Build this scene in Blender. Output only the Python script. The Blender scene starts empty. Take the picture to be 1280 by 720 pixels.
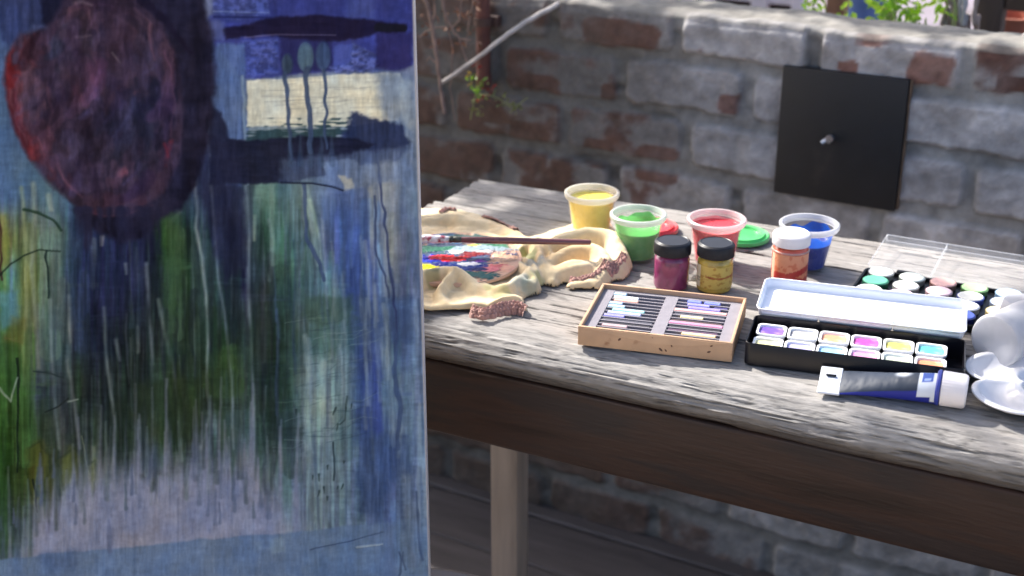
import bpy, bmesh, math, random
import numpy as np
from mathutils import Vector, Matrix
# ---------------------------------------------------------------- frame of reference
FPX, PITCH, CAMZ = 1700.0, math.radians(22.5), 1.32
CP, SP = math.cos(PITCH), math.sin(PITCH)
def G(px, py, z=.75):
    """point of the horizontal plane z that the photograph shows at px, py"""
    a = px - 640; b = 360 - py; d = (a, FPX * CP + b * SP, -FPX * SP + b * CP); t = (z - CAMZ) / d[2]
    return Vector((a * t, d[1] * t, z))
TA = math.atan2(-.4512, .8925)                 # the table's heading
A0, A1, B0, B1 = math.cos(TA), math.sin(TA), -math.sin(TA), math.cos(TA)
WA = math.atan2(-.4938, .8696)                 # the wall's heading
WA0, WA1, WB0, WB1 = math.cos(WA), math.sin(WA), -math.sin(WA), math.cos(WA)
WALLB = 1.897
def TW(a, b, z=0): return Vector((a * A0 + b * B0, a * A1 + b * B1, z))
def WW(a, b, z=0): return Vector((a * WA0 + b * WB0, a * WA1 + b * WB1, z))
def onwall(px, py, b=WALLB):
    """point on the upright plane parallel to the wall at depth b"""
    u = px - 640; v = 360 - py; d = (u, FPX * CP + v * SP, -FPX * SP + v * CP); t = b / (d[0] * WB0 + d[1] * WB1)
    return Vector((u * t, d[1] * t, CAMZ + d[2] * t))
def wallab(p): return p.x * WA0 + p.y * WA1, p.x * WB0 + p.y * WB1

S = bpy.context.scene
COL = S.collection
def lin(c):
    return tuple(((v / 255) / 12.92 if v / 255 <= .04045 else ((v / 255 + .055) / 1.055) ** 2.4) for v in c)
def nlin(c): return np.where(c <= .04045, c / 12.92, ((c + .055) / 1.055) ** 2.4)
# ---------------------------------------------------------------- objects
def tag(o, label=None, cat=None, group=None, kind=None):
    if label: o['label'] = label
    if cat: o['category'] = cat
    if group: o['group'] = group
    if kind: o['kind'] = kind
    return o
def empty(name, loc=(0, 0, 0), rz=0, label=None, cat=None, group=None):
    o = bpy.data.objects.new(name, None); COL.objects.link(o); o.location = loc; o.rotation_euler = (0, 0, rz); o.empty_display_size = .03
    return tag(o, label, cat, group)
def link(name, me, mat, parent=None, loc=None, rot=None):
    o = bpy.data.objects.new(name, me); COL.objects.link(o)
    if mat is not None and not me.materials: me.materials.append(mat)
    if parent is not None: o.parent = parent
    if loc is not None: o.location = loc
    if rot is not None: o.rotation_euler = rot
    return o
class MB:
    def __init__(s): s.v = []; s.f = []; s.mi = []; s.cm = 0
    def add(s, vs, fs):
        n = len(s.v); s.v += [tuple(v) for v in vs]; s.f += [tuple(i + n for i in f) for f in fs]; s.mi += [s.cm] * len(fs); return s
    def box(s, x0, x1, y0, y1, z0, z1, M=None):
        vs = [Vector((x, y, z)) for z in (z0, z1) for y in (y0, y1) for x in (x0, x1)]
        if M is not None: vs = [M @ v for v in vs]
        return s.add(vs, [(0, 2, 3, 1), (4, 5, 7, 6), (0, 1, 5, 4), (2, 6, 7, 3), (0, 4, 6, 2), (1, 3, 7, 5)])
    def bbox(s, x0, x1, y0, y1, z0, z1, r=.002, seg=2, M=None):
        """box with rounded edges"""
        bm = bmesh.new(); bmesh.ops.create_cube(bm, size=1)
        for v in bm.verts: v.co = Vector(((x0+x1)/2 + v.co.x*(x1-x0), (y0+y1)/2 + v.co.y*(y1-y0), (z0+z1)/2 + v.co.z*(z1-z0)))
        r = min(r, .49 * min(x1-x0, y1-y0, z1-z0))
        bmesh.ops.bevel(bm, geom=list(bm.edges), offset=r, segments=seg, profile=.5, affect='EDGES')
        bm.verts.index_update(); vs = [v.co.copy() for v in bm.verts]; fs = [[v.index for v in f.verts] for f in bm.faces]; bm.free()
        if M is not None: vs = [M @ v for v in vs]
        return s.add(vs, fs)
    def lathe(s, prof, n=40, c=(0, 0, 0), wob=0, M=None, flip=False):
        """prof: (r, z) pairs; a pair with r 0 closes the shape"""
        vs = []; rings = []
        for r, z in prof:
            if r < 1e-7: rings.append([len(vs)]); vs.append(Vector((c[0], c[1], c[2] + z)))
            else:
                rings.append(list(range(len(vs), len(vs) + n)))
                for i in range(n):
                    a = 2 * math.pi * i / n; q = r * (1 + wob * math.sin(3 * a + z * 90))
                    vs.append(Vector((c[0] + q * math.cos(a), c[1] + q * math.sin(a), c[2] + z)))
        fs = []
        for p, q in zip(rings, rings[1:]):
            if len(p) == 1 and len(q) == 1: continue
            for i in range(n):
                j = (i + 1) % n
                if len(p) == 1: fs.append((p[0], q[j], q[i]))
                elif len(q) == 1: fs.append((p[i], p[j], q[0]))
                else: fs.append((p[i], p[j], q[j], q[i]))
        if M is not None: vs = [M @ v for v in vs]
        return s.add(vs, fs)
    def tube(s, pts, rad, n=10, cap=True):
        pts = [Vector(p) for p in pts]; m = len(pts)
        if not hasattr(rad, '__len__'): rad = [rad] * m
        up = Vector((0, 0, 1)); vs = []; fs = []; pu = None
        for i, p in enumerate(pts):
            t = (pts[min(i+1, m-1)] - pts[max(i-1, 0)]).normalized()
            if pu is None:
                u = t.cross(up);  u = u if u.length > 1e-3 else t.cross(Vector((1, 0, 0)))
            else: u = pu - t * pu.dot(t)
            u.normalize(); pu = u; w = t.cross(u)
            for k in range(n):
                a = 2 * math.pi * k / n; vs.append(p + (u * math.cos(a) + w * math.sin(a)) * rad[i])
        for i in range(m - 1):
            for k in range(n):
                j = (k + 1) % n; fs.append((i*n+k, i*n+j, (i+1)*n+j, (i+1)*n+k))
        if cap: fs += [tuple(range(n-1, -1, -1)), tuple(range((m-1)*n, m*n))]
        return s.add(vs, fs)
    def build(s, name, mat, parent=None, loc=None, rot=None, smooth=35, mats=None, fix=True):
        me = bpy.data.meshes.new(name); me.from_pydata(s.v, [], s.f)
        for m in (mats or [mat]): me.materials.append(m)
        if mats: me.polygons.foreach_set('material_index', s.mi)
        if fix:
            bm = bmesh.new(); bm.from_mesh(me); bmesh.ops.recalc_face_normals(bm, faces=bm.faces); bm.to_mesh(me); bm.free()
        if smooth: me.shade_smooth(); me.set_sharp_from_angle(angle=math.radians(smooth))
        me.update()
        return link(name, me, None, parent, loc, rot)
def catmull(pts, k=8):
    pts = [tuple(p) for p in pts]; P_ = [pts[0]] + pts + [pts[-1]]; out = []
    for i in range(1, len(P_) - 2):
        p0, p1, p2, p3 = (np.array(P_[j], float) for j in (i-1, i, i+1, i+2))
        for t in np.arange(k) / k:
            out.append(tuple(.5 * ((2*p1) + (-p0+p2)*t + (2*p0-5*p1+4*p2-p3)*t*t + (-p0+3*p1-3*p2+p3)*t**3)))
    out.append(pts[-1]); return out
def gridmesh(name, V, mat, parent=None, col=None, loc=None, rot=None, smooth=True, flip=False, fmask=None, mats=None):
    """V: rows, cols, 3 array of points; col: rows, cols, 3 linear colours"""
    nr, nc = V.shape[:2]; idx = np.arange(nr * nc).reshape(nr, nc)
    q = np.stack([idx[:-1, :-1], idx[:-1, 1:], idx[1:, 1:], idx[1:, :-1]], -1).reshape(-1, 4)
    if flip: q = q[:, ::-1]
    if fmask is not None:
        q = q[fmask.reshape(-1)]
    used = np.unique(q); remap = np.zeros(nr * nc, int); remap[used] = np.arange(len(used)); q = remap[q]
    me = bpy.data.meshes.new(name); co = V.reshape(-1, 3)[used]
    me.vertices.add(len(co)); me.vertices.foreach_set('co', co.astype(np.float32).ravel())
    me.loops.add(q.size); me.loops.foreach_set('vertex_index', q.astype(np.int32).ravel())
    me.polygons.add(len(q)); me.polygons.foreach_set('loop_start', np.arange(0, q.size, 4, dtype=np.int32))
    me.update(calc_edges=True); me.validate()
    if smooth: me.shade_smooth()
    if col is not None:
        a = me.color_attributes.new('Col', 'FLOAT_COLOR', 'POINT')
        c = np.concatenate([col.reshape(-1, 3)[used], np.ones((len(used), 1))], 1); a.data.foreach_set('color', c.astype(np.float32).ravel())
    me.materials.append(mat)
    return link(name, me, None, parent, loc, rot)
# ---------------------------------------------------------------- materials
MATS = {}
def mat(name, c, rough=.6, var=.12, vs=30, bump=0, bs=200, spec=.5, trans=0, attr=False, metal=0, coat=0, sub=0, c2=None, c2s=8, c2t=.55, stretch=None, alpha=None, sheen=0):
    if name in MATS: return MATS[name]
    m = bpy.data.materials.new(name); m.use_nodes = True; nt = m.node_tree; N, Lk = nt.nodes, nt.links
    b = N['Principled BSDF']; tc = N.new('ShaderNodeTexCoord'); src = tc.outputs['Object']
    if stretch:
        mp = N.new('ShaderNodeMapping'); mp.inputs['Scale'].default_value = stretch; Lk.new(src, mp.inputs[0]); src = mp.outputs[0]
    def noise(sc, det=4):
        n = N.new('ShaderNodeTexNoise'); n.inputs['Scale'].default_value = sc; n.inputs['Detail'].default_value = det; Lk.new(src, n.inputs['Vector']); return n
    if attr:
        at = N.new('ShaderNodeVertexColor'); at.layer_name = 'Col'; base = at.outputs['Color']
    else:
        rgb = N.new('ShaderNodeRGB'); rgb.outputs[0].default_value = (*c, 1); base = rgb.outputs[0]
    if c2 is not None:
        n2 = noise(c2s, 5); rp = N.new('ShaderNodeValToRGB'); rp.color_ramp.elements[0].position = c2t - .06; rp.color_ramp.elements[1].position = c2t + .06; Lk.new(n2.outputs['Fac'], rp.inputs[0])
        mx = N.new('ShaderNodeMix'); mx.data_type = 'RGBA'; Lk.new(rp.outputs['Color'], mx.inputs['Factor']); Lk.new(base, mx.inputs['A']); mx.inputs['B'].default_value = (*c2, 1); base = mx.outputs['Result']
    if var:
        n1 = noise(vs); mr = N.new('ShaderNodeMapRange'); mr.inputs['From Min'].default_value = .3; mr.inputs['From Max'].default_value = .7; mr.inputs['To Min'].default_value = 1 - var; mr.inputs['To Max'].default_value = 1 + var; Lk.new(n1.outputs['Fac'], mr.inputs['Value'])
        vm = N.new('ShaderNodeVectorMath'); vm.operation = 'SCALE'; Lk.new(base, vm.inputs[0]); Lk.new(mr.outputs[0], vm.inputs['Scale']); base = vm.outputs[0]
        r2 = N.new('ShaderNodeMapRange'); r2.inputs['To Min'].default_value = max(rough - .1, .02); r2.inputs['To Max'].default_value = min(rough + .1, 1); Lk.new(n1.outputs['Fac'], r2.inputs['Value']); Lk.new(r2.outputs[0], b.inputs['Roughness'])
    else: b.inputs['Roughness'].default_value = rough
    Lk.new(base, b.inputs['Base Color'])
    b.inputs['Specular IOR Level'].default_value = spec; b.inputs['Metallic'].default_value = metal
    b.inputs['Transmission Weight'].default_value = trans; b.inputs['Coat Weight'].default_value = coat
    if sheen: b.inputs['Sheen Weight'].default_value = sheen
    if sub: b.inputs['Subsurface Weight'].default_value = sub; b.inputs['Subsurface Radius'].default_value = (.01, .008, .006); b.inputs['Subsurface Scale'].default_value = 1
    if bump:
        n3 = noise(bs, 6); bp = N.new('ShaderNodeBump'); bp.inputs['Strength'].default_value = 1; bp.inputs['Distance'].default_value = bump; Lk.new(n3.outputs['Fac'], bp.inputs['Height']); Lk.new(bp.outputs[0], b.inputs['Normal'])
    out = N['Material Output']
    if alpha is not None:                       # translucent sheet plastic: part clear, part milky
        tr = N.new('ShaderNodeBsdfTransparent'); ms = N.new('ShaderNodeMixShader'); ms.inputs[0].default_value = alpha; Lk.new(tr.outputs[0], ms.inputs[1]); Lk.new(b.outputs[0], ms.inputs[2]); Lk.new(ms.outputs[0], out.inputs[0])
        if sheen == 0:
            tl = N.new('ShaderNodeBsdfTranslucent'); Lk.new(base, tl.inputs[0]); m2 = N.new('ShaderNodeMixShader'); m2.inputs[0].default_value = .4; Lk.new(b.outputs[0], m2.inputs[1]); Lk.new(tl.outputs[0], m2.inputs[2]); Lk.new(m2.outputs[0], ms.inputs[2])
    MATS[name] = m; return m
def leafmat(name, c, tl=.5):
    m = mat(name, c, .45, .35, 25); nt = m.node_tree; N, Lk = nt.nodes, nt.links; b = N['Principled BSDF']
    t = N.new('ShaderNodeBsdfTranslucent'); t.inputs[0].default_value = (c[0] * 1.6, c[1] * 1.8, c[2] * .8, 1); ms = N.new('ShaderNodeMixShader'); ms.inputs[0].default_value = tl
    Lk.new(b.outputs[0], ms.inputs[1]); Lk.new(t.outputs[0], ms.inputs[2]); Lk.new(ms.outputs[0], N['Material Output'].inputs[0]); return m

EXPO = 1.2
PAINT_GAIN = np.array([1.30, 1.33, 1.25])
SHADE_EXTRA = [(1.25, -.42, .12, 80), (1.42, -.46, .12, 80), (1.2, -.6, .15, 80), (1.4, -.65, .15, 80)]

# ---------------------------------------------------------------- painting
PX0, PX1, PY0, PY1 = -200, 545, -70, 800      # painting's own raster frame
PW, PH = PX1 - PX0, PY1 - PY0
def vnoise(sx, sy, seed, w=None, h=None):
    """value noise, cells of sx by sy raster steps, 0..1"""
    w = w or PW; h = h or PH
    r = np.random.RandomState(seed)
    gw, gh = int(w / sx) + 3, int(h / sy) + 3
    g = r.rand(gh, gw)
    x = np.arange(w) / sx; y = np.arange(h) / sy
    xi = x.astype(int); yi = y.astype(int)
    fx = x - xi; fy = y - yi
    fx = fx * fx * (3 - 2 * fx); fy = fy * fy * (3 - 2 * fy)
    a = g[yi][:, xi] * (1 - fx) + g[yi][:, xi + 1] * fx
    b = g[yi + 1][:, xi] * (1 - fx) + g[yi + 1][:, xi + 1] * fx
    return a * (1 - fy)[:, None] + b * fy[:, None]
def fnoise(sx, sy, seed, o=3, w=None, h=None):
    t = 0; a = 1; n = 0
    for k in range(o):
        t = t + a * vnoise(max(sx / 2 ** k, .7), max(sy / 2 ** k, .7), seed + 17 * k, w, h); n += a; a *= .6
    return t / n
def sstep(a, b, x):
    t = np.clip((x - a) / (b - a), 0, 1); return t * t * (3 - 2 * t)

def paint():
    X, Y = np.meshgrid(np.arange(PW) + PX0, np.arange(PH) + PY0)
    X = X.astype(float); Y = Y.astype(float)
    wx = (fnoise(40, 40, 1) - .5) * 14; wy = (fnoise(40, 40, 2) - .5) * 14
    rows = {
     -70: [(-200,62,74,110),(0,56,66,120),(100,60,55,90),(260,60,75,135),(420,50,58,125),(540,50,55,120)],
     0: [(-200,60,75,115),(0,58,72,120),(120,60,60,100),(240,84,94,130),(262,66,80,140),(420,52,60,130),(540,50,55,120)],
     140: [(-200,58,80,110),(0,66,90,130),(120,50,60,100),(270,72,92,140),(310,110,122,140),(420,120,130,145),(470,90,105,140),(500,120,130,150),(540,120,132,156)],
     240: [(-200,60,85,90),(-60,80,100,110),(0,74,98,140),(60,76,100,118),(120,60,80,110),(200,55,72,84),(240,48,60,90),(280,42,46,72),(305,60,75,90),(325,92,125,125),(355,70,96,100),(385,105,122,138),(420,72,90,140),(462,120,130,150),(480,140,142,148),(505,96,112,145),(540,118,130,160)],
     300: [(-200,50,75,50),(-60,70,88,56),(0,118,120,62),(18,100,112,74),(40,100,120,98),(75,70,88,90),(92,44,58,95),(150,36,40,70),(190,38,44,66),(208,52,84,52),(232,44,64,58),(262,50,66,84),(290,42,50,82),(310,44,50,72),(335,56,84,80),(365,66,92,92),(390,96,118,124),(405,76,92,124),(425,60,80,140),(455,62,84,152),(472,128,134,146),(492,124,130,142),(515,92,106,142),(540,104,118,150)],
     360: [(-200,46,70,48),(-60,70,90,56),(0,70,120,84),(14,80,116,138),(30,104,112,58),(50,84,102,84),(75,52,70,78),(100,44,52,88),(150,36,40,70),(180,40,46,64),(205,44,60,64),(225,46,66,46),(255,46,62,62),(280,46,60,72),(305,44,48,76),(335,48,58,58),(360,50,72,78),(385,66,92,108),(410,84,106,122),(435,52,72,126),(462,58,78,146),(478,110,120,140),(505,84,98,134),(540,92,106,142)],
     420: [(-200,46,66,44),(-60,56,80,46),(0,66,100,62),(20,84,96,54),(40,76,94,92),(62,74,92,100),(90,58,70,84),(104,36,44,68),(130,34,40,58),(165,42,52,60),(200,44,56,58),(230,42,58,44),(260,46,66,56),(290,46,66,54),(325,46,58,56),(350,44,58,54),(372,54,72,70),(385,80,98,98),(415,76,100,108),(440,52,72,118),(465,56,74,118),(485,66,82,122),(515,84,102,140),(540,92,108,144)],
     480: [(-200,44,62,40),(-60,54,76,42),(0,62,98,48),(30,54,80,40),(45,62,76,82),(70,58,72,82),(100,46,60,52),(115,36,42,48),(145,40,50,52),(200,46,60,50),(250,46,62,42),(280,58,80,52),(292,84,108,76),(310,48,60,62),(345,42,58,52),(372,62,80,86),(385,100,118,126),(415,104,124,132),(440,62,82,126),(465,56,72,142),(480,98,116,144),(505,84,104,138),(540,92,110,144)],
     540: [(-200,44,60,38),(-60,50,72,40),(0,60,92,44),(30,52,72,36),(60,56,66,58),(85,50,58,60),(120,46,58,48),(160,40,52,46),(200,46,60,52),(235,46,60,46),(250,60,74,86),(285,72,92,100),(305,66,86,92),(340,50,68,62),(360,70,88,96),(385,98,116,120),(415,100,120,126),(440,70,92,124),(465,58,76,136),(485,74,94,136),(515,92,112,146),(540,92,112,148)],
     600: [(-200,48,60,44),(-60,50,68,44),(0,50,84,42),(30,52,66,38),(50,74,78,38),(80,74,82,46),(110,72,80,74),(135,80,86,104),(170,72,80,92),(210,84,92,112),(250,88,96,110),(300,88,100,116),(340,84,98,108),(365,88,104,130),(410,110,130,142),(440,86,106,138),(470,68,86,134),(495,84,104,146),(540,104,124,158)],
     660: [(-200,54,68,60),(-60,60,76,60),(0,60,78,66),(30,84,96,104),(55,112,116,142),(120,120,120,146),(220,120,120,146),(300,114,118,144),(340,104,114,142),(400,104,122,148),(440,104,122,148),(475,84,104,146),(500,96,116,152),(540,104,124,158)],
     720: [(-200,84,100,130),(0,88,106,138),(120,86,106,142),(260,90,110,146),(400,92,112,148),(480,88,108,146),(540,98,118,152)],
     800: [(-200,84,102,134),(0,88,108,140),(540,92,112,148)]}
    ys = sorted(rows); xs = np.arange(PW) + PX0
    tab = np.stack([np.stack([np.interp(xs, [q[0] for q in rows[y]], [q[c] for q in rows[y]]) for c in (1,2,3)], 1) for y in ys])   # rows, W, 3
    yy = np.clip(Y + wy * 1.4, ys[0], ys[-1] - .01); idx = np.clip(np.searchsorted(ys, yy, side='right') - 1, 0, len(ys) - 2)
    ya = np.array(ys, float); t = (yy - ya[idx]) / (ya[idx + 1] - ya[idx]); t = t * t * (3 - 2 * t)
    xi = np.clip((X + wx * .35 - PX0), 0, PW - 1).astype(int)
    P = (tab[idx, xi] * (1 - t[..., None]) + tab[idx + 1, xi] * t[..., None]) / 255.
    Hh = np.zeros((PH, PW))
    def over(mask, col, a=1.0, tex=None):
        nonlocal P
        c = np.array(col, float) / 255.
        ry = np.flatnonzero(mask.max(1) > 0); rx = np.flatnonzero(mask.max(0) > 0)
        if len(ry) == 0: return
        sl = (slice(ry[0], ry[-1] + 1), slice(rx[0], rx[-1] + 1))
        m = (mask[sl] * a)[..., None]
        if tex is not None: c = c * tex[sl][..., None]
        P[sl] = P[sl] * (1 - m) + c * m
    s1 = fnoise(4.5, 46, 11, 3) * .5 + vnoise(7, 90, 12) * .25 + vnoise(16, 130, 13) * .25
    s1 = np.clip((s1 - .5) * 2.2 + .5, 0, 1)
    s2 = fnoise(3.5, 70, 14, 2); s2 = np.clip((s2 - .5) * 2.2 + .5, 0, 1)
    hz = fnoise(26, 3.2, 21, 2) * .6 + fnoise(12, 6, 22, 3) * .4; hz = np.clip((hz - .5) * 2.2 * (.3 + 1.4 * fnoise(60, 60, 23)) + .5, 0, 1)
    body = sstep(215, 300, Y) * (1 - sstep(650, 700, Y) * .7) * (1 - .55 * sstep(390, 460, X))
    P = P * (1 + (s1 - .5) * .46 * body * (.3 + 1.4 * fnoise(50, 60, 15)) + (s1 - .5) * .14)[..., None]
    warm = (s2 - .5) * body
    P[..., 0] *= 1 - .06 * warm; P[..., 1] *= 1 + .10 * warm; P[..., 2] *= 1 - .07 * warm
    P = P * (1 + (hz - .5) * (.08 + .12 * sstep(380, 480, Y) * (1 - sstep(620, 680, Y))))[..., None]
    Hh += (s1 - .5) * .6 + (hz - .5) * .2
    JN = vnoise(14, 14, 300); JP = fnoise(12, 12, 500)
    # polyline stroke distance
    def pl(pts, w0, w1=None, jit=0.8, seed=0, soft=1.2):
        w1 = w0 if w1 is None else w1
        M = np.zeros((PH, PW)); n = len(pts) - 1
        L = [0]
        for i in range(n): L.append(L[-1] + math.hypot(pts[i+1][0]-pts[i][0], pts[i+1][1]-pts[i][1]))
        m = max(w0, w1) + 6
        x0 = int(min(p[0] for p in pts) - m) - PX0; x1 = int(max(p[0] for p in pts) + m) - PX0
        y0 = int(min(p[1] for p in pts) - m) - PY0; y1 = int(max(p[1] for p in pts) + m) - PY0
        x0, y0 = max(x0, 0), max(y0, 0); x1, y1 = min(x1, PW), min(y1, PH)
        if x1 <= x0 or y1 <= y0: return M
        xx = X[y0:y1, x0:x1] + (JN[y0:y1, (np.arange(x0, x1) + seed * 37) % PW] - .5) * jit * 3; yy_ = Y[y0:y1, x0:x1]
        D = np.full(xx.shape, 1e9)
        for i in range(n):
            ax, ay = pts[i]; bx, by = pts[i+1]; dx, dy = bx-ax, by-ay; q = dx*dx+dy*dy + 1e-9
            tt = np.clip(((xx-ax)*dx + (yy_-ay)*dy) / q, 0, 1)
            d = np.hypot(xx-ax-tt*dx, yy_-ay-tt*dy)
            f = (L[i] + tt * (L[i+1]-L[i])) / L[-1]
            D = np.minimum(D, d - (w0 + (w1-w0)*f) / 2)
        M[y0:y1, x0:x1] = np.clip(.5 - D / soft, 0, 1)
        return M
    def poly(pts, soft=2.0, rough=4.0, seed=0):
        """soft-edged polygon by signed distance, edge broken by noise"""
        out = np.zeros((PH, PW)); n = len(pts); g = int(soft + rough + 4)
        x0 = max(int(min(p[0] for p in pts)) - g - PX0, 0); x1 = min(int(max(p[0] for p in pts)) + g - PX0, PW)
        y0 = max(int(min(p[1] for p in pts)) - g - PY0, 0); y1 = min(int(max(p[1] for p in pts)) + g - PY0, PH)
        X_, Y_ = X[y0:y1, x0:x1], Y[y0:y1, x0:x1]
        D = np.full(X_.shape, 1e9); ins = np.zeros(X_.shape, bool)
        for i in range(n):
            ax, ay = pts[i]; bx, by = pts[(i+1) % n]; dx, dy = bx-ax, by-ay; q = dx*dx+dy*dy + 1e-9
            tt = np.clip(((X_-ax)*dx + (Y_-ay)*dy) / q, 0, 1)
            D = np.minimum(D, np.hypot(X_-ax-tt*dx, Y_-ay-tt*dy))
            c = (ay > Y_) != (by > Y_)
            ins ^= c & (X_ < (bx-ax) * (Y_-ay) / (by-ay + 1e-9) + ax)
        S = np.where(ins, D, -D) + (JP[y0:y1, (np.arange(x0, x1) + seed * 53) % PW] - .5) * rough * 2
        out[y0:y1, x0:x1] = sstep(-soft, soft, S); return out
    AL = np.clip(fnoise(18, 46, 97, 2) * 1.5 - .12, .15, 1)
    # ---- broad strokes laid over the ground, each in a shifted local colour
    br = fnoise(2.6, 70, 98, 2); br = np.clip((br - .5) * 2.6 + .5, 0, 1); RS = random.Random(12)
    def local(x, y): return P[int(np.clip(y - PY0, 0, PH - 1)), int(np.clip(x - PX0, 0, PW - 1))] * 255
    for k in range(330):
        x = RS.uniform(PX0, 538); y = RS.uniform(215, 640); w = RS.choice([6, 9, 13, 20, 28]); l = RS.uniform(40, 150)
        if x < 262 and y < 280: continue
        c = local(x, y + l * .3) * RS.uniform(.78, 1.2) * np.array([RS.uniform(.94, 1.05), RS.uniform(.96, 1.05), RS.uniform(.94, 1.05)])
        mm = pl([(x, y), (x + RS.uniform(-4, 4), y + l * .5), (x + RS.uniform(-3, 7), y + l)], w, w * RS.uniform(.5, 1.1), .8, 1000 + k, 3); over(mm * (.35 + .65 * br), c, RS.uniform(.3, .75), .9 + .2 * br); Hh += mm * (br - .4) * .5
    for k in range(70):                                           # short sideways drags of a dry brush
        x = RS.uniform(PX0, 520); y = RS.uniform(300, 600); w = RS.choice([6, 10, 16]); l = RS.uniform(18, 60)
        c = local(x, y) * RS.uniform(.75, 1.25); mm = pl([(x, y), (x + l, y - RS.uniform(-3, 8))], w, w * .7, .8, 1400 + k, 3); over(mm * hz, c, RS.uniform(.3, .7)); Hh += mm * .2
    # ---- long blue band, cross daubs
    m = poly([(424,236),(460,232),(470,330),(476,440),(478,560),(452,575),(440,440),(430,330)], 4, 5, 1)
    over(m, (56,74,128), .55, .8 + .4 * s1); over(poly([(455,300),(470,300),(476,440),(478,540),(466,545),(462,430)], 4, 4, 52), (58,72,146), .55)
    m = poly([(446,370),(515,372),(517,425),(470,432),(448,425)], 6, 7, 2); over(m, (58,76,118), .7, .85 + .3 * s1)
    m = poly([(452,545),(512,540),(516,592),(485,602),(478,650),(450,640),(445,590)], 5, 6, 3); over(m, (62,80,122), .72, .85 + .3 * s1)
    m = poly([(378,372),(440,368),(446,398),(400,408),(376,396)], 5, 6, 4); over(m, (62,84,78), .65)
    m = poly([(358,418),(448,395),(446,440),(380,450),(350,470)], 8, 8, 5); over(m, (58,82,82), .45)
    m = poly([(376,445),(440,440),(444,560),(430,660),(400,668),(380,620)], 8, 8, 6); over(m, (116,134,140), .38, .75 + .5 * s2)
    # ---- dry horizontal hatching on the right half
    for k in range(60):
        r = random.Random(900 + k); x = r.uniform(340, 440); y = r.uniform(395, 560); l = r.uniform(15, 60)
        over(pl([(x,y),(x+l*.5,y-r.uniform(-2,8)),(x+l,y-r.uniform(0,14))], .8, .5, 1, k), (44,62,74) if k % 3 else (120,138,144), .45)
    # ---- drips
    R = random.Random(5)
    for k in range(84):
        x = R.uniform(-190, 350); y = R.uniform(240, 480); l = R.uniform(80, 260)
        if x > 200: y = R.uniform(240, 600)
        pts = [(x, y)]
        for j in range(4): pts.append((pts[-1][0] + R.uniform(-1.2, 2.6), pts[-1][1] + l / 4))
        c = R.choice([(112,126,140),(96,112,118),(84,100,96),(120,124,150),(66,80,70)])
        mm = pl(pts, R.uniform(1.2, 3.4), R.uniform(.8, 4), .4, k, 2); mm = mm * AL; over(mm, c, R.uniform(.12, .36)); Hh += mm * .25
    for k in range(60):
        x = R.uniform(330, 535); y = R.uniform(230, 600); l = R.uniform(50, 180)
        pts = [(x, y)]
        for j in range(4): pts.append((pts[-1][0] + R.uniform(-2, 3.5), pts[-1][1] + l / 4))
        c = R.choice([(130,144,160),(118,134,156),(60,76,112),(50,66,96),(70,88,130)])
        mm = pl(pts, R.uniform(1.2, 6), R.uniform(.8, 6), .5, 60 + k, 3); over(mm, c, R.uniform(.2, .5)); Hh += mm * .2
    for k in range(34):                                           # dark drips into the green
        x = R.uniform(95, 350); y = R.uniform(300, 520); l = R.uniform(60, 160)
        over(pl([(x,y),(x+R.uniform(-3,3),y+l/2),(x+R.uniform(-3,5),y+l)], R.uniform(3,9), 1.5, 1.5, k+9, 3), (34,42,50), R.uniform(.25,.5))
    light = [([(244,228),(247,262),(245,285),(252,320),(258,370),(260,430),(258,470),(262,520),(252,560)],(150,160,168),3.2),
      ([(259,150),(263,190),(263,230),(268,270),(272,340),(280,390),(286,440),(290,480),(292,560)],(130,142,160),3.4),
      ([(308,232),(311,290),(310,360),(315,440),(317,500),(318,570)],(134,150,166),3.6),
      ([(318,270),(318,300)],(160,172,160),3),
      ([(183,330),(186,390),(190,440),(190,520)],(112,122,138),4),([(198,375),(207,420),(215,450),(222,500),(228,575)],(110,126,128),4),
      ([(130,385),(133,440),(137,480),(145,540),(140,590)],(124,134,138),3.4),([(86,370),(88,430),(84,452),(95,520),(100,560)],(138,142,152),4),
      ([(63,375),(65,450),(68,500),(74,560)],(120,132,142),4),([(27,235),(32,300),(33,390),(30,432),(30,480)],(134,142,110),4),
      ([(42,230),(44,270),(40,330),(45,400),(48,460)],(126,136,128),5),([(61,245),(64,262)],(140,150,140),6),
      ([(117,300),(116,360)],(96,110,128),6),([(128,296),(127,306)],(170,170,165),4),([(157,330),(158,342)],(150,156,160),3),
      ([(145,425),(150,450)],(120,130,140),4),([(172,410),(173,440)],(120,130,134),4),([(117,560),(116,590),(98,620)],(116,122,110),4),
      ([(222,262),(226,262),(208,285)],(110,110,130),4),([(340,232),(341,330)],(110,136,132),6),([(382,235),(392,290),(398,330)],(134,154,158),7),
      ([(388,250),(400,300),(404,350)],(140,160,150),3),([(384,560),(386,470),(382,420)],(140,156,166),7),([(404,455),(402,530)],(132,148,152),8),
      ([(478,415),(485,470),(492,500),(492,555)],(120,136,162),10),([(463,235),(466,330),(472,400)],(150,152,150),5)]
    for k, (pts, c, w) in enumerate(light):
        mm = pl(pts, w * 1.25, w * .9, .35, 200 + k, 3.6) * AL; over(mm, c, .7); Hh += mm * .5
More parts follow.
